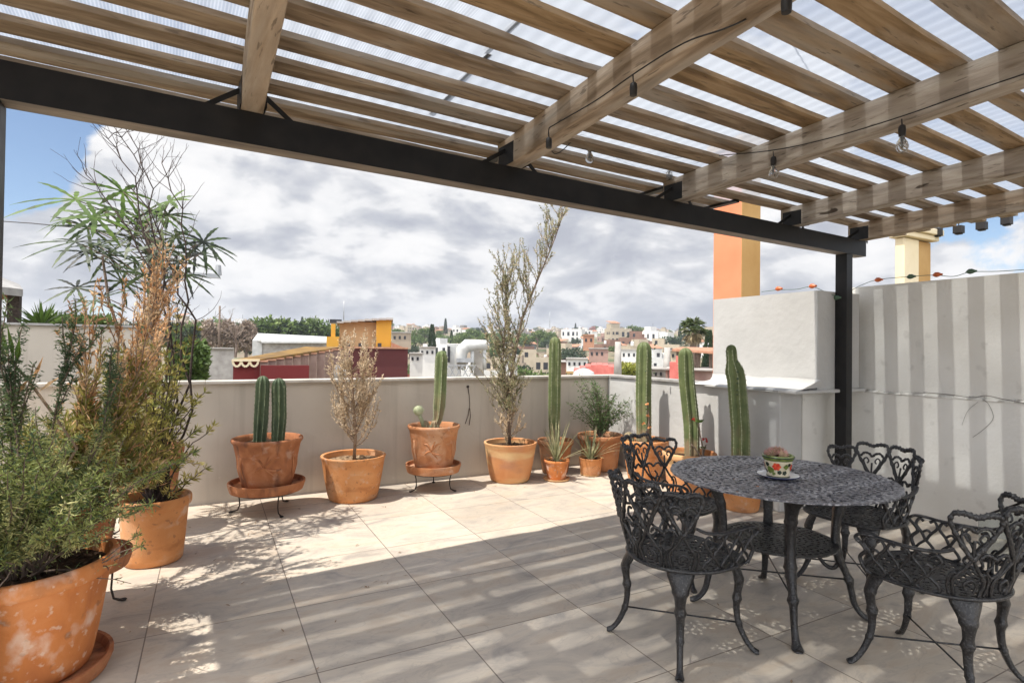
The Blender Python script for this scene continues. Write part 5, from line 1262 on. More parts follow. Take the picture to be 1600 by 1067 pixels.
# trees
M['treeleaf'] = leafmat('tree_leaf', (.06,.10,.025), (.10,.155,.04), (.16,.21,.06), .5, tr=.2)
M['treedark'] = leafmat('tree_leaf_dark', (.02,.04,.018), (.035,.06,.025), (.06,.09,.04), .5, tr=.1)
M['greytwig'] = mat('grey_twig', [(.3,(.16,.12,.10)), (.7,(.30,.24,.20))], scale=1, rough=.9)
def crown(rnd, w, rx, rz_, zc, n, leaf, lobes=7):
    L = [(V((rnd.gauss(0,.42)*rx, rnd.gauss(0,.42)*rx, zc+rnd.gauss(0,.35)*rz_)), rnd.uniform(.38,.62)) for _ in range(lobes)]
    for i in range(n):
        c, r_ = rnd.choice(L); d = V((rnd.gauss(0,1),rnd.gauss(0,1),rnd.gauss(0,1))).normalized(); p = c+V((d.x*rx*r_, d.y*rx*r_, d.z*rz_*r_))*rnd.uniform(.55,1.0)
        if p.z < zc-rz_*.8: continue
        v = (d+V((rnd.gauss(0,.8),rnd.gauss(0,.8),rnd.gauss(0,.8)))).normalized(); w.leaf(p, v, leaf*rnd.uniform(.6,1.3), leaf*rnd.uniform(.35,.6))
def tree_proto(rnd, kind):
    wt, wc = MB(), MB()
    if kind == 'round': wt.tube([(0,0,-1),(0,0,1.5),(.2,0,3)], [.3,.25,.15], 6); [wt.tube([(0,0,1.5),(rnd.uniform(-1.5,1.5),rnd.uniform(-1.5,1.5),3.8)], [.15,.06], 4) for _ in range(4)]; crown(rnd, wc, 3.2, 2.4, 4.0, 1100, .75)
    elif kind == 'wide': wt.tube([(0,0,-1),(0,0,1.2),(.2,0,2.2)], [.3,.25,.15], 6); crown(rnd, wc, 4.4, 1.9, 3.0, 1300, .75, 10)
    else:
        wt.tube([(0,0,-1),(0,0,3)], [.25,.15], 6)
        for i in range(900):
            q = rnd.random(); a = rnd.uniform(0,6.28); r_ = 1.15*(1-q)**.6*rnd.uniform(.5,1)+.1; wc.leaf((r_*cos(a), r_*sin(a), .8+q*8.2), V((cos(a)*.4,sin(a)*.4,1)), .7, .3)
    return wt, wc
tp = {}
for kd, mm in (('round','treeleaf'),('round','treedark'),('wide','treeleaf'),('wide','treedark'),('cypress','treedark')):
    wt, wc = tree_proto(rnd, kd); root = thing('tree', 'x', 'tree', (0,0,-500), 0, 'trees between the distant houses')
    wt.obj('trunk', M['bark'], root); wc.obj('crown', M[mm], root); tp[kd+mm] = root; root['proto'] = 1
tl = {'roundtreeleaf':'bushy mid green tree between the distant houses','roundtreedark':'dark rounded tree between the distant houses','widetreeleaf':'broad bright green tree between the distant houses','widetreedark':'broad dark green tree between the distant houses','cypresstreedark':'slim dark cypress between the distant houses'}
def place_tree(k, a, D, s, base=None, label=None):
    t_ = copy_tree(tp[k]); z = gz(D, a) if base is None else base; t_.location = (O.x+D*sin(R(a)), O.y+D*cos(R(a)), z); t_.rotation_euler = (0,0,rnd.uniform(0,6.28)); t_.scale = (s,s,s*rnd.uniform(.85,1.15)); t_['label'] = label or tl[k]
    del t_['proto']; return t_
ks = list(tp)
def pxaz(x): return math.degrees(math.atan2((x-800)/CF, 1))+28.17
n = 0
while n < 235:
    a = rnd.uniform(-12, 50); D = rnd.uniform(150, 930)
    if rnd.random() < .25: a = rnd.uniform(-12, 12)
    place_tree(rnd.choice(ks[:4]*4+ks[4:]), a, D, rnd.uniform(.65,1.2)*(1.0 if D > 300 else .9)); n += 1
# the bright green grove right of the yellow house
for i in range(34):
    x = 632+(868-632)*i/33+rnd.uniform(-6,6); place_tree(rnd.choice(('widetreeleaf','widetreeleaf','roundtreeleaf')), pxaz(x), rnd.uniform(215,300), rnd.uniform(.85,1.25), base=1.6+rnd.uniform(-1.5,.8), label='bright green tree of the long grove in front of the far town')
for i in range(22):
    place_tree(rnd.choice(ks[:4]), rnd.uniform(14,35), rnd.uniform(75,200), rnd.uniform(.55,.9))
for i in range(9):
    place_house(rnd.choice(('white','cream','pale tan','bare brick','grey block')), 21+i*1.6, rnd.uniform(120,175), rnd.uniform(.7,.9), dz=-.6)
# tree line behind the white barn on the left
for i, (x, s, y) in enumerate(((426,1.45,489),(452,1.1,500),(475,1.0,502),(497,1.05,503),(405,.95,503),(385,1.1,506),(515,.9,505),(345,1.0,507),(365,.8,509),(330,1.1,505),(300,1.1,505),(270,1.0,506),(240,1.0,506),(205,1.1,504),(180,1,506),(440,1.2,512),(470,1.2,514),(500,1.2,514),(415,1.2,514))):
    p = at(x, y, 115); t_ = place_tree('roundtreeleaf' if i % 3 == 0 else 'roundtreedark', pxaz(x), 115, s, base=p.z-6.2*s, label='large rounded green tree standing behind the white barn' if i == 0 else 'leafy tree of the dark tree line behind the white barn')
place_tree('cypresstreedark', pxaz(899), 620, 1.1, label=None)
place_tree('cypresstreedark', pxaz(1108), 60, .62, base=at(1108,520,60).z-5.6, label='slim dark cypress right of the palm against the white wall')
place_tree('cypresstreedark', pxaz(675), 105, .7, base=at(675,512,105).z-6.3, label='cypress standing at the left of the white water tank')
place_tree('roundtreedark', pxaz(688), 62, .5, base=at(688,545,62).z-3.1, label='small dark tree right beside the bent cactus top')
for r_ in tp.values():
    for c in list(r_.children): bpy.data.objects.remove(c)
    bpy.data.objects.remove(r_)
# hedges near
def mass(name, label, cat, x0, x1, y0, y1, D, mtl, n, leaf, th=1.2, kind=None):
    w = MB(); a_ = at(x0,y1,D); b_ = at(x1,y1,D); zt = at((x0+x1)/2, y0, D).z; zb = a_.z
    ax = (b_-a_); ax.z = 0; nr_ = V((-ax.y, ax.x, 0)).normalized()
    for i in range(n):
        q = rnd.random(); p = a_+ax*q+nr_*rnd.uniform(-th,th); top = zt-abs(rnd.gauss(0,.12))*(zt-zb)+.12*(zt-zb)*sin(q*17); p.z = zb-.3+(top-zb+.3)*rnd.random()**.6
        w.leaf(p, V((rnd.gauss(0,1),rnd.gauss(0,1),rnd.gauss(.4,1))), leaf*rnd.uniform(.6,1.3), leaf*.5)
    st = MB()
    o = w.obj(name, mtl); tag(o, label, cat); return o
M['yellowhedge'] = leafmat('yellow_hedge_leaf', (.16,.18,.03), (.26,.27,.05), (.36,.34,.08), 2, tr=.2)
mass('hedge', 'yellow green clipped hedge beyond the parapet between the pole and a cactus', 'hedge', 968, 1000, 570, 592, 30, M['yellowhedge'], 2600, .22)
mass('hedge', 'leafy green tree top rising beyond the parapet behind the left shrubs', 'hedge', 268, 322, 536, 592, 12, M['treeleaf'], 3800, .12, .5)
mass('hedge', 'low hedge along the top of the neighbouring beige wall', 'hedge', 60, 170, 498, 512, 14, M['treeleaf'], 2600, .16, .5)
M['shrubgrey'] = leafmat('dry_shrub_leaf', (.16,.12,.09), (.24,.18,.14), (.30,.25,.19), 2, tr=.1)
mass('dry_thicket', 'brown leafless thicket in front of the far trees left of the barn', 'thicket', 318, 398, 505, 545, 75, M['shrubgrey'], 4200, .5, 3)
# bare tree left
w = MB(); p0 = at(368,545,45); rr = random.Random(6)
def bare(w, p, d, L, r_, lv):
    pts = shoot(rr, p, d, L, 5, .35, .15); w.tube(pts, [r_*(1-.5*i/5) for i in range(6)], 4, cap=False)
    if lv: 
        for k in range(4): bare(w, pts[rr.choice((2,3,4,5))], V(d)+V((rr.gauss(0,.55),rr.gauss(0,.55),rr.gauss(0,.3))), L*.62, r_*.5, lv-1)
bare(w, p0+V((0,0,-.6)), V((0,0,1)), 1.8, .09, 4)
tag(w.obj('bare_tree', M['greytwig']), 'leafless grey tree left of the white barn', 'tree')
# palm
t = thing('palm_tree', 'tall fan palm with shaggy crown left of the white block wall', 'palm tree', at(1083,560,42))
z0 = at(1083,560,42).z; zc = at(1083,520,42).z-z0
w = MB(); w.tube([(0,0,-3),(0,0,zc*.5),(.03,0,zc)], [.28,.24,.2], 9); w.obj('trunk', M['bark'], t, smooth=True)
w = MB(); wd_ = MB()
M['palm'] = leafmat('palm_leaf', (.05,.075,.025), (.08,.11,.035), (.15,.16,.06), 2, tr=.15)
M['palmdead'] = leafmat('dead_palm_leaf', (.16,.12,.06), (.24,.19,.10), (.30,.24,.14), 2, tr=.1)
for i in range(74):
    a = rnd.uniform(0,6.28); el = rnd.uniform(-1.2,1.35); L_ = rnd.uniform(.7,1.0); d = V((cos(a)*cos(el), sin(a)*cos(el), sin(el))); c = V((0,0,zc+.25))+d*L_*.62
    tgt = wd_ if el < -.45 else w; tgt.tube([V((0,0,zc)), c], .02, 3, cap=False)
    s1 = d.cross(V((0,0,1))).normalized()
    for k in range(13):
        b_ = (k-6)/6*1.25; v = d*cos(b_)+s1*sin(b_); tgt.leaf(c, v, .62*(1-.25*abs(k-6)/6), .075, droop=.35)
w.obj('crown', M['palm'], t); wd_.obj('dead_fronds', M['palmdead'], t)

# ---- near neighbours
M['maroon'] = paint('maroon_paint', (.10,.026,.026)); M['dkred'] = paint('red_paint', (.16,.022,.022)); M['yellowp'] = paint('yellow_paint', (.62,.33,.045))
M['tilegold'] = mat('golden_roof', [(.35,(.12,.07,.025)), (.65,(.27,.155,.035))], scale=1.6, rough=.85, bump=.3); M['brownstone'] = mat('brown_stucco', [(.3,(.24,.155,.13)), (.7,(.34,.24,.20))], scale=3, rough=.9)
M['tan'] = paint('tan_paint', (.50,.33,.17)); M['redroof'] = mat('red_roof', [(.3,(.50,.12,.10)), (.7,(.60,.19,.16))], scale=3, rough=.8); M['metalwhite'] = mat('pale_metal', [(.3,(.42,.43,.42)), (.7,(.58,.58,.56))], scale=2, rough=.45); M['galv'] = mat('galvanised', [(.3,(.30,.31,.32)), (.7,(.45,.46,.47))], scale=4, rough=.4, metal=.4)
M['concrete'] = mat('concrete', [(.3,(.30,.28,.26)), (.7,(.44,.42,.39))], scale=3, rough=.9)
def slab(w, x0, x1, yt, yb, D, dep, mi=0):
    """a building body whose sunny front fills photo columns x0..x1, rows yt..yb at distance D"""
    w.mi = mi; a = at(x0, yb, D); b_ = at(x1, yb, D); zt = at((x0+x1)/2, yt, D).z; zb = min(a.z, b_.z)
    ax = V((b_.x-a.x, b_.y-a.y, 0)); n_ = V((-ax.y, ax.x, 0)).normalized()*dep
    f = [V((a.x,a.y,zb)), V((b_.x,b_.y,zb)), V((b_.x,b_.y,zb))+n_, V((a.x,a.y,zb))+n_]
    w.hexa(f+[V((q.x,q.y,zt)) for q in f]); w.mi = 0
def house_thing(name, label, cat='house'): return thing(name, label, cat, (0,0,0))
# red house with scalloped eave and golden roof
t = house_thing('red_house', 'dark red house with golden tiled roof and scalloped cream eave just beyond the parapet')
w = MB(); slab(w, 363, 405, 566, 640, 17, 1.2); w.obj('front_wall', M['dkred'], t)
w = MB(); D1 = 16.8
# stepped gable wall running to the right
steps = 11
for i in range(steps):
    xa = 405+(545-405)*i/steps; xb = 405+(545-405)*(i+1)/steps-.2; ytop = 566-(566-543)*(i/steps); slab(w, xa, xb, ytop, 640, 17+.55*i, .35)
w.obj('gable_wall', M['brownstone'], t)
w = MB()
for i in range(steps):
    xa = 405+(545-405)*i/steps; xb = 405+(545-405)*(i+1)/steps; ytop = 566-(566-543)*(i/steps); slab(w, xa-1.5, xb+1.2, ytop-2.2, ytop-.2, 16.95+.55*i, .5)
w.obj('coping', M['terratile'], t)
w = MB(); slab(w, 406, 482, 571, 640, 16.7, .18); w.obj('red_dado', M['dkred'], t)
w = MB(); P_ = [at(364,562,17.1), at(402,562,17.1), at(537,541.5,23), at(478,541.5,24)]
w.v += [tuple(q) for q in P_]+[tuple(q-V((0,0,.08))) for q in P_]
for f in ((0,1,2,3),(7,6,5,4),(0,4,5,1),(1,5,6,2),(2,6,7,3),(3,7,4,0)): w.face(*f)
w.obj('roof', M['tilegold'], t)
w = MB()
for i in range(3):
    for k in range(8):
        q0 = pi+pi*k/8; q1 = pi+pi*(k+1)/8; cx_ = 370+i*13.5
        a_ = at(cx_+6.5*cos(q0), 564-12*sin(q0)*-1*-1 if False else 563+9.5*abs(sin(q0)), 16.9); b_ = at(cx_+6.5*cos(q1), 563+9.5*abs(sin(q1)), 16.9); w.beam(a_, b_, .07, .055)
slab(w, 362, 406, 561.5, 564.5, 16.85, .2)
w.obj('eave_trim', M['cream_paint'], t)
# maroon building with the yellow house on it
t = house_thing('maroon_building', 'maroon flat roofed building right of the golden roof')
w = MB(); slab(w, 527, 636, 544, 640, 26, 6); w.obj('wall', M['maroon'], t)
w = MB(); slab(w, 525, 638, 542, 544, 25.9, 6.4); w.obj('roof_edge', M['terratile'], t)
t = house_thing('yellow_house', 'yellow and tan house with curved roof rising above the maroon building')
w = MB(); slab(w, 530, 587, 503, 545, 30, 5); w.obj('wall', M['tan'], t)
w = MB(); slab(w, 587.3, 611, 498, 545, 29.6, 5.4); w.obj('side_wall', M['yellowp'], t)
w = MB(); slab(w, 510, 530, 526, 545, 29.4, 1.5); slab(w, 517, 524, 506, 526, 29.6, .6); w.obj('chimney', M['yellowp'], t)
w = MB()
for i in range(8): slab(w, 526+i*11, 526+(i+1)*11+.3, 502.5-5.5*sin(pi*.5*i/8)-.5, 504.5-5*sin(pi*.5*i/8), 29.3, 6)
w.obj('roof', M['roofgrey'], t)
w = MB(); slab(w, 515, 534, 499, 504, 31, 1.5); w.obj('roof_box', M['dark_open'], t)
w = MB(); q = [at(611.5,535,29.5), at(611.5,543,29.5), at(631,543,29.5)]; nn = (q[0]-O); nn.z = 0; nn.normalize(); w.v += [tuple(k) for k in q]+[tuple(k+nn*4) for k in q]
for f in ((0,1,2),(5,4,3),(0,2,5,3),(0,3,4,1),(1,4,5,2)): w.face(*f)
w.obj('gable', M['terratile'], t)
w = MB()
for (a, b_) in ((560,566),(541,547),(590,596)): slab(w, a, b_, 536, 543, 29.25, .05)
w.obj('window', M['dark_open'], t)
# white barn
t = house_thing('white_barn', 'long low barn with white metal roof and gable end in front of the dark trees', 'barn')
w = MB(); slab(w, 409, 513, 534, 556, 62, 8); w.obj('wall', M['concrete'], t)
w = MB(); a_ = [at(394,532,62), at(409,533,61.5), at(402,521.5,62)]; bb = [q+ (at(513,534,62)-at(409,534,62)) for q in a_]
w.mi = 0; slab(w, 394, 409, 532, 556, 61.8, 5)
n_ = len(w.v); w.v += [tuple(q) for q in a_]+[tuple(q+(at(402,530,68)-at(402,530,62))*.6) for q in a_]; w.face(n_,n_+1,n_+2); w.face(n_+3,n_+5,n_+4); w.face(n_,n_+2,n_+5,n_+3); w.face(n_+1,n_+4,n_+5,n_+2)
w.obj('gable_end', M['metalwhite'], t)
w = MB(); q = [at(402,520.5,61.9), at(409,533.5,61.2), at(514,534,61.2), at(514,526,62.5)]; w.v += [tuple(k) for k in q]+[tuple(k-V((0,0,.15))) for k in q]
for f in ((0,1,2,3),(7,6,5,4),(0,4,5,1),(1,5,6,2),(2,6,7,3),(3,7,4,0)): w.face(*f)
w.obj('roof', M['metalwhite'], t)
# grey shed wall left of it
for (x0,x1,yt,yb,D,m_,lb,nm) in ((318,365,545,600,40,'concrete','grey concrete yard wall left of the golden roof','yard_wall'),
      (640,660,553,592,38,'h_white','small white cubic house left of the bent cactus','house'),(655,680,543,592,44,'h_white','taller white house behind the bent cactus','house'),
      (612,642,520,545,95,'h_pale tan','grey tan house right of the yellow house','house'),
      (920,950,545,566,85,'h_pink','pinkish windowless block house right of the slim cactus','house'),(911,928,524,548,110,'terratile','brick red tower house above the pink block house','house'),
      (1004,1042,577,600,26,'concrete','grey flat roof right of the yellow hedge','house'),(885,918,561,580,55,'h_white','low white house with dark windows above the red roof','house'),
      (970,1003,547,566,120,'h_white','white two storey house behind the concrete pole','house'),
      (780,808,556,592,30,'h_white','white house seen through the leaning shrub','house'),(1047,1064,548,592,38,'h_cream','cream house left of the tiled pergola','house'),
      (1040,1116,578,600,24,'brownstone','brown brick garden wall below the tiled pergola','garden_wall'),(860,884,566,590,34,'h_bare brick','brick chimney house right of the leaning shrub','house')):
    t = house_thing(nm, lb, 'wall' if 'wall' in nm else 'house'); w = MB(); slab(w, x0, x1, yt, yb, D, 3); w.obj('wall', M[m_], t)
    w = MB(); slab(w, x0-.8, x1+.8, yt-1.6, yt-.1, D-.2, 3.4); w.obj('roof', M['roofgrey'] if m_ != 'terratile' else M['terratile'], t)
    if nm == 'house':
        k = x0+3
        while k < x1-5:
            w = MB(); slab(w, k, k+3.2, yt+5, yt+10, D-.06, .05); w.obj('window', M['dark_open'], t); k += 8
# red curved roof
t = house_thing('red_roof_hall', 'hall with a low curved red metal roof right of the white water tank dome', 'building')
w = MB()
for i in range(8): slab(w, 896+i*9, 896+(i+1)*9-.05, 583-13*sin(pi*(i+.9)/9.5), 600, 36, 6)
w.obj('roof', M['redroof'], t)
t = thing('water_tank', 'white domed water tank in front of the red curved roof', 'water tank', at(912,592,24))
w = MB(); w.lathe([(.45,-.6),(.46,.15),(.42,.3),(.2,.42),(.01,.44)], n=20); w.obj('tank_body', M['metalwhite'], t, smooth=True); w = MB(); w.lathe([(.12,.43),(.12,.47),(.01,.48)], n=12); w.obj('lid', M['galv'], t)
t = thing('water_tank', 'round white rooftop tank at the foot of the maroon building', 'water tank', at(524,583,22))
w = MB(); w.ball((0,0,0), .42, 18, 10, (1,1,.62)); w.obj('tank_body', M['metalwhite'], t, smooth=True); w = MB(); w.lathe([(.14,.25),(.14,.30),(.01,.31)], n=12); w.obj('lid', M['h_white'], t)
# big white gas tank with cabinet and lattice
t = thing('white_tank', 'large white cylindrical tank with bent pipe on a lattice frame beyond the parapet', 'tank', (0,0,0))
D = 30
w = MB(); w.tube([at(722,577,D), at(720,560,D), at(722,547,D), at(730,540,D), at(745,539,D), at(765,539,D)], [.20,.30,.34,.36,.28,.26], 16); w.obj('tank_body', M['metalwhite'], t, smooth=True)
w = MB(); w.tube([at(738,578,D), at(738,545,D)], .10, 10); w.tube([at(757,578,D), at(757,545,D)], .10, 10); w.obj('pipe', M['metalwhite'], t, smooth=True)
w = MB(); slab(w, 740, 756, 545, 600, D+.6, 1.2); w.obj('rear_wall', M['concrete'], t)
w = MB(); slab(w, 713, 740, 560, 566, D-.5, 1.2); w.obj('platform', M['galv'], t)
w = MB()
for i in range(5):
    a_ = at(692+i*10,572,D-.7); b_ = at(702+i*10,590,D-.7); w.beam(a_, b_, .05, .05); w.beam(at(702+i*10,572,D-.7), at(692+i*10,590,D-.7), .05, .05)
w.beam(at(690,571,D-.7), at(744,571,D-.7), .06, .06); w.obj('lattice', M['galv'], t)
t = thing('white_cabinet', 'white rooftop cabinet with a narrow dark window left of the big tank', 'cabinet', (0,0,0))
w = MB(); slab(w, 697, 720, 537, 600, 31, 1.5); w.obj('cabinet_body', M['metalwhite'], t, bevel=.03)
w = MB(); slab(w, 699, 703, 541, 566, 30.9, .05); w.obj('window', M['dark_open'], t)
# poles
def pole(x, yt, yb, D, r_, label, mtl, arms=(), name='pole'):
    t = thing(name, label, 'pole', (0,0,0)); a_ = at(x, yb, D); b_ = at(x, yt, D); w = MB(); w.tube([a_, V((a_.x,a_.y,b_.z))], [r_, r_*.7], 10); w.obj('shaft', M[mtl], t, smooth=True)
    for (x0,y0,x1,y1,q) in arms: w = MB(); w.beam(at(x0,y0,D), at(x1,y1,D), q, q); w.obj('crossarm', M['galv'], t)
    return t
pole(965, 534, 600, 21, .16, 'pale tapering concrete pole between the red roof and a cactus', 'concrete')
pole(1042, 543, 600, 27, .2, 'stout concrete post left of the tiled pergola', 'concrete')
t = pole(236, 372, 640, 14, .14, 'wooden utility pole with a long crossarm behind the finger leaf plant', 'bark', ((210,424,344,432,.09),), 'utility_pole')
w = MB(); p = at(341,430,14); w.tube([p, p+V((0,0,.22))], [.07,.05], 8); w.obj('insulator', M['galv'], t)
pole(342, 478, 560, 60, .12, 'thin distant pole left of the bare tree', 'bark')
pole(537, 470, 500, 60, .04, 'thin antenna mast above the yellow house', 'galv', name='antenna')
pole(859, 487, 512, 500, .25, 'faint antenna mast on the far ridge', 'galv', name='antenna')
t = thing('overhead_wire', 'thin overhead wire crossing the sky at the far left', 'wire', (0,0,0)); w = MB(); w.tube([at(-40,343,20), at(50,349,19), at(120,356,18), at(236,372,14)], .012, 4, cap=False); w.obj('wire', M['socket'], t)
# tiled garden pergola on the right
t = thing('garden_pergola', 'small terracotta tiled pergola on dark posts near the palm', 'pergola', (0,0,0)); D = 26
w = MB(); q = [at(1052,546,D-1), at(1118,550,D-1), at(1118,541,D+2.5), at(1060,543,D+2.5)]; q = [at(1050,545,D-1), at(1120,549.5,D-1), at(1120,543,D+3), at(1064,542,D+3)]
w.v += [tuple(k) for k in q]+[tuple(k-V((0,0,.10))) for k in q]
for f in ((0,1,2,3),(7,6,5,4),(0,4,5,1),(1,5,6,2),(2,6,7,3),(3,7,4,0)): w.face(*f)
w.obj('roof', M['terratile'], t)
for x in (1061,1090,1112):
    w = MB(); a_ = at(x,582,D-.6); b_ = at(x,548,D-.6); w.beam(a_, V((a_.x,a_.y,b_.z)), .16, .16, V((0,1,0))); w.obj('post', M['bark'], t)
t = house_thing('red_planter_wall', 'bright red stepped planter wall between two tall cacti', 'wall'); w = MB(); slab(w, 1046, 1072, 566, 600, 23, 1); slab(w, 1056, 1066, 556, 566, 23.1, .6); w.obj('wall', M['redroof'], t)
# left neighbour
t = thing('neighbour_wall', 'taller beige wall with dark coping beyond the shrubs at far left', 'wall', (0,0,0))
a_ = aty(-60,505,3.6); b_ = aty(212,510,3.6); zz = (at(0,507,9).z)
w = MB(); w.box(a_.x, b_.x, 3.6, 3.85, -7, aty(80,509,3.6).z); w.obj('wall_body', M['beige_wall'], t); w = MB(); w.box(a_.x, b_.x+.03, 3.56, 3.89, aty(80,509,3.6).z+.001, aty(80,505.5,3.6).z); w.obj('coping', M['greycoping'], t)
t = thing('roof_shelter', 'corner of a tiled shelter on a brown post at the far left edge', 'shelter', (0,0,0)); D = 13
w = MB(); a_ = at(22,510,D); b_ = at(22,452,D); w.beam(a_, V((a_.x,a_.y,b_.z)), .16, .16, V((0,1,0))); w.obj('post', M['darkbark'], t)
w = MB(); q = [at(-70,405,D+2), at(-70,440,D-1.5), at(36,452,D-.6), at(30,444,D+2)]; w.v += [tuple(k) for k in q]+[tuple(k-V((0,0,.12))) for k in q]
for f in ((0,1,2,3),(7,6,5,4),(0,4,5,1),(1,5,6,2),(2,6,7,3),(3,7,4,0)): w.face(*f)
w.obj('roof', M['greycoping'], t)
w = MB(); w.beam(at(-70,458,D), at(30,462,D), .10, .14); w.obj('lintel', M['terratile'], t)
spk = random.Random(2); w = MB(); c = at(66,512,12.5)
for i in range(46):
    a_ = spk.uniform(0,6.28); el = spk.uniform(.1,1.4); w.leaf((0,0,0), V((cos(a_)*cos(el), sin(a_)*cos(el), sin(el))), spk.uniform(.35,.52), .055)
o = w.obj('agave', M['aralia_bright']); o.location = c; tag(o, 'bright green spiky rosette plant above the beige wall at far left', 'plant')
w = MB(); w.box(-1500, 2600, -620, 3000, -40, 58)
hz = bpy.data.materials.new('air'); hz.use_nodes = True; _N = hz.node_tree.nodes; _N.remove(_N['Principled BSDF'])
pv = _N.new('ShaderNodeVolumePrincipled'); pv.inputs['Color'].default_value = (.80,.86,.95,1); pv.inputs['Density'].default_value = .00042; pv.inputs['Anisotropy'].default_value = .2
hz.node_tree.links.new(pv.outputs[0], _N['Material Output'].inputs['Volume'])
tag(w.obj('haze', hz), 'thin pale haze over the distant town', 'haze', kind='stuff')
# ---------------------------------------------------------------- light
SUN_EL, SUN_AZ = 64, -.5       # sun stands over -X
sd = V((-cos(R(SUN_EL)), sin(R(SUN_AZ))*cos(R(SUN_EL)), sin(R(SUN_EL)))).normalized()
ln = bpy.data.lights.new('sun', 'SUN'); ln.energy = 3.1; ln.angle = R(.6); ln.color = (1,.945,.86)
so = bpy.data.objects.new('sun', ln); COL.objects.link(so); so.rotation_euler = sd.to_track_quat('Z','Y').to_euler()
wd = bpy.data.worlds.new('World'); S.world = wd; wd.use_nodes = True; N = wd.node_tree.nodes; L = wd.node_tree.links
bg = N['Background']; sky = N.new('ShaderNodeTexSky'); sky.sky_type = 'NISHITA'; sky.sun_disc = False; sky.sun_elevation = R(SUN_EL); sky.sun_rotation = R(-90+SUN_AZ); sky.altitude = 1900
tc = N.new('ShaderNodeTexCoord'); nm = N.new('ShaderNodeVectorMath'); nm.operation = 'NORMALIZE'; L.new(tc.outputs['Generated'], nm.inputs[0])
sep = N.new('ShaderNodeSeparateXYZ'); L.new(nm.outputs[0], sep.inputs[0])
def mth(op, a, b=None, c=None, clamp=False):
    n = N.new('ShaderNodeMath'); n.operation = op; n.use_clamp = clamp
    for i, v in enumerate((a, b, c)):
        if v is None: continue
        if isinstance(v, (int, float)): n.inputs[i].default_value = v
        else: L.new(v, n.inputs[i])
    return n.outputs[0]
cb = N.new('ShaderNodeCombineXYZ'); L.new(sep.outputs[0], cb.inputs[0]); L.new(sep.outputs[1], cb.inputs[1]); L.new(mth('MULTIPLY', sep.outputs[2], 2.1), cb.inputs[2])
def noise(scale, detail, dist=0, loc=(0,0,0), rough=.55):
    mp = N.new('ShaderNodeMapping'); mp.inputs['Location'].default_value = loc; L.new(cb.outputs[0], mp.inputs[0])
    n = N.new('ShaderNodeTexNoise'); n.inputs['Scale'].default_value = scale; n.inputs['Detail'].default_value = detail; n.inputs['Distortion'].default_value = dist; n.inputs['Roughness'].default_value = rough
    L.new(mp.outputs[0], n.inputs['Vector']); return n.outputs['Fac']
def blob(az, el, lo, hi, amt):
    v = V((sin(R(az))*cos(R(el)), cos(R(az))*cos(R(el)), sin(R(el))))
    d = N.new('ShaderNodeVectorMath'); d.operation = 'DOT_PRODUCT'; L.new(nm.outputs[0], d.inputs[0]); d.inputs[1].default_value = v
    m_ = N.new('ShaderNodeMapRange'); m_.interpolation_type = 'SMOOTHSTEP'; m_.inputs['From Min'].default_value = cos(R(lo)); m_.inputs['From Max'].default_value = cos(R(hi)); m_.inputs['To Max'].default_value = amt
    L.new(d.outputs['Value'], m_.inputs[0]); return m_.outputs[0]
cov = noise(2.5, 14, .2, (2.3,.7,0), .60)
cov = mth('ADD', cov, .10)
for b_ in ((-16,17,10,3,-.40),(-6,24,8,2,-.26),(-2,25,8,2,-.20),(66,19,11,4,-.14),(40,75,48,20,-.16),(-6,14,6,2,.14),(-1,7,9,3,.16),(10,16,13,4,.14),(28,10,22,6,.16),(50,10,12,4,.12),(-14,6,9,3,.16)): cov = mth('ADD', cov, blob(*b_))
mask = N.new('ShaderNodeMapRange'); mask.interpolation_type = 'SMOOTHSTEP'; mask.inputs['From Min'].default_value = .50; mask.inputs['From Max'].default_value = .56; L.new(cov, mask.inputs[0])
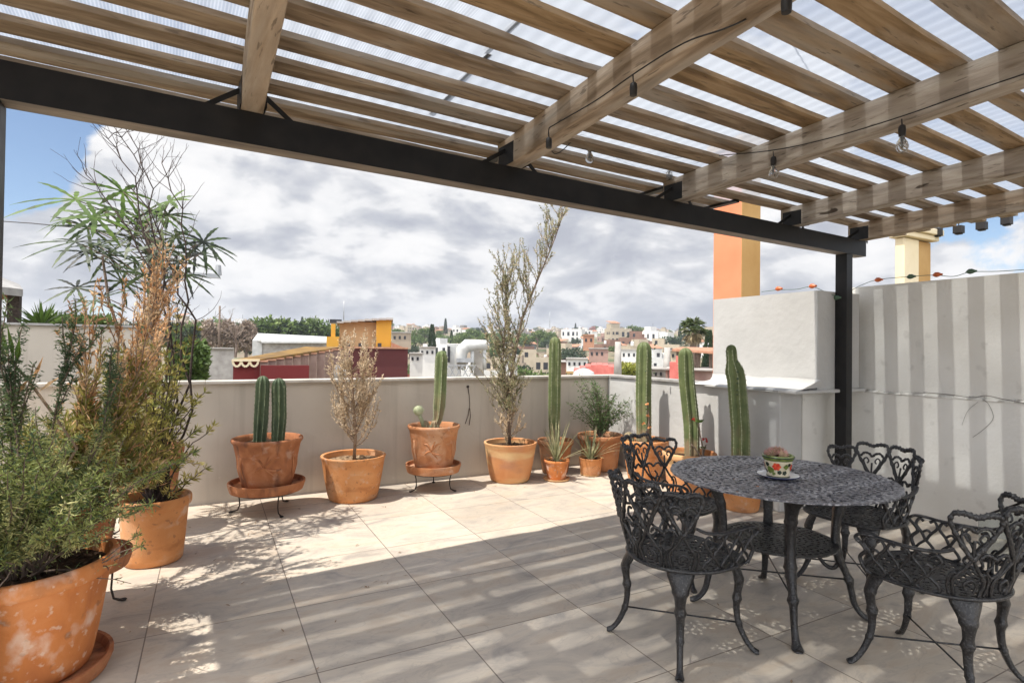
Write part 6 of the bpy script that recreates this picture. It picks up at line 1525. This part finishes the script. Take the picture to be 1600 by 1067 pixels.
# cloud body shading: density falls off towards the sun side, so billows get lit edges and grey bases
dx_ = (-.075*.45, 0, .075)
covs = noise(2.5, 5, .2, (2.3+dx_[0],.7,dx_[2]*1.3), .55)
covb = noise(2.5, 5, .2, (2.3,.7,0), .55)
n7 = noise(6.0, 7, .3, (1.3,4.1,2), .55); n7s = noise(6.0, 7, .3, (1.3-.015,4.1,2.05), .55)
rel = mth('ADD', mth('MULTIPLY', mth('SUBTRACT', covs, covb), 2.1), mth('MULTIPLY', mth('SUBTRACT', n7s, n7), 1.15))
low = noise(1.9, 5, .3, (5.3,8.1,2), .5)
gsum = mth('ADD', mth('ADD', rel, .52), mth('MULTIPLY_ADD', low, .9, -.45))
for b_ in ((-5,15,13,4,-.12),(15,21,13,3,-.10),(24,15,10,3,-.04),(32,8,18,6,.03),(0,4,12,3,.08),(11,10,8,3,.09),(60,12,14,4,-.08)): gsum = mth('ADD', gsum, blob(*b_))
cr = N.new('ShaderNodeValToRGB'); e = cr.color_ramp.elements
st = [(.30,(.50,.495,.495)), (.46,(.45,.45,.458)), (.56,(.36,.365,.385)), (.68,(.295,.305,.335)), (.82,(.25,.26,.295))]
while len(e) < len(st): e.new(.5)
for i, (p, c) in enumerate(st): e[i].position = p; e[i].color = (*c, 1)
L.new(gsum, cr.inputs[0])
skm = N.new('ShaderNodeMix'); skm.data_type = 'RGBA'; skm.blend_type = 'MULTIPLY'; skm.inputs[0].default_value = 1; L.new(sky.outputs[0], skm.inputs[6]); skm.inputs[7].default_value = (.080,.080,.078,1)
# brightening added to the unseen sky behind the camera, lifting the shade
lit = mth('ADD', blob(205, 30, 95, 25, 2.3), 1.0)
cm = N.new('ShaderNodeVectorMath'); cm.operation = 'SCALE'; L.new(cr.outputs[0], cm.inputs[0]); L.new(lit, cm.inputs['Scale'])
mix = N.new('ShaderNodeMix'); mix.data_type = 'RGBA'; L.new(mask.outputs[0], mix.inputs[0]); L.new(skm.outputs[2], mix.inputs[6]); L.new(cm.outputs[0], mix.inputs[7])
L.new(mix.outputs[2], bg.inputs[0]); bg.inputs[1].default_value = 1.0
S.view_settings.view_transform = 'Standard'; S.view_settings.look = 'None'; S.view_settings.exposure = 1.02; S.view_settings.gamma = 1
S.render.engine = 'CYCLES'
S.cycles.max_bounces = 8; S.cycles.volume_bounces = 0; S.cycles.transparent_max_bounces = 16; S.cycles.caustics_reflective = False; S.cycles.caustics_refractive = False
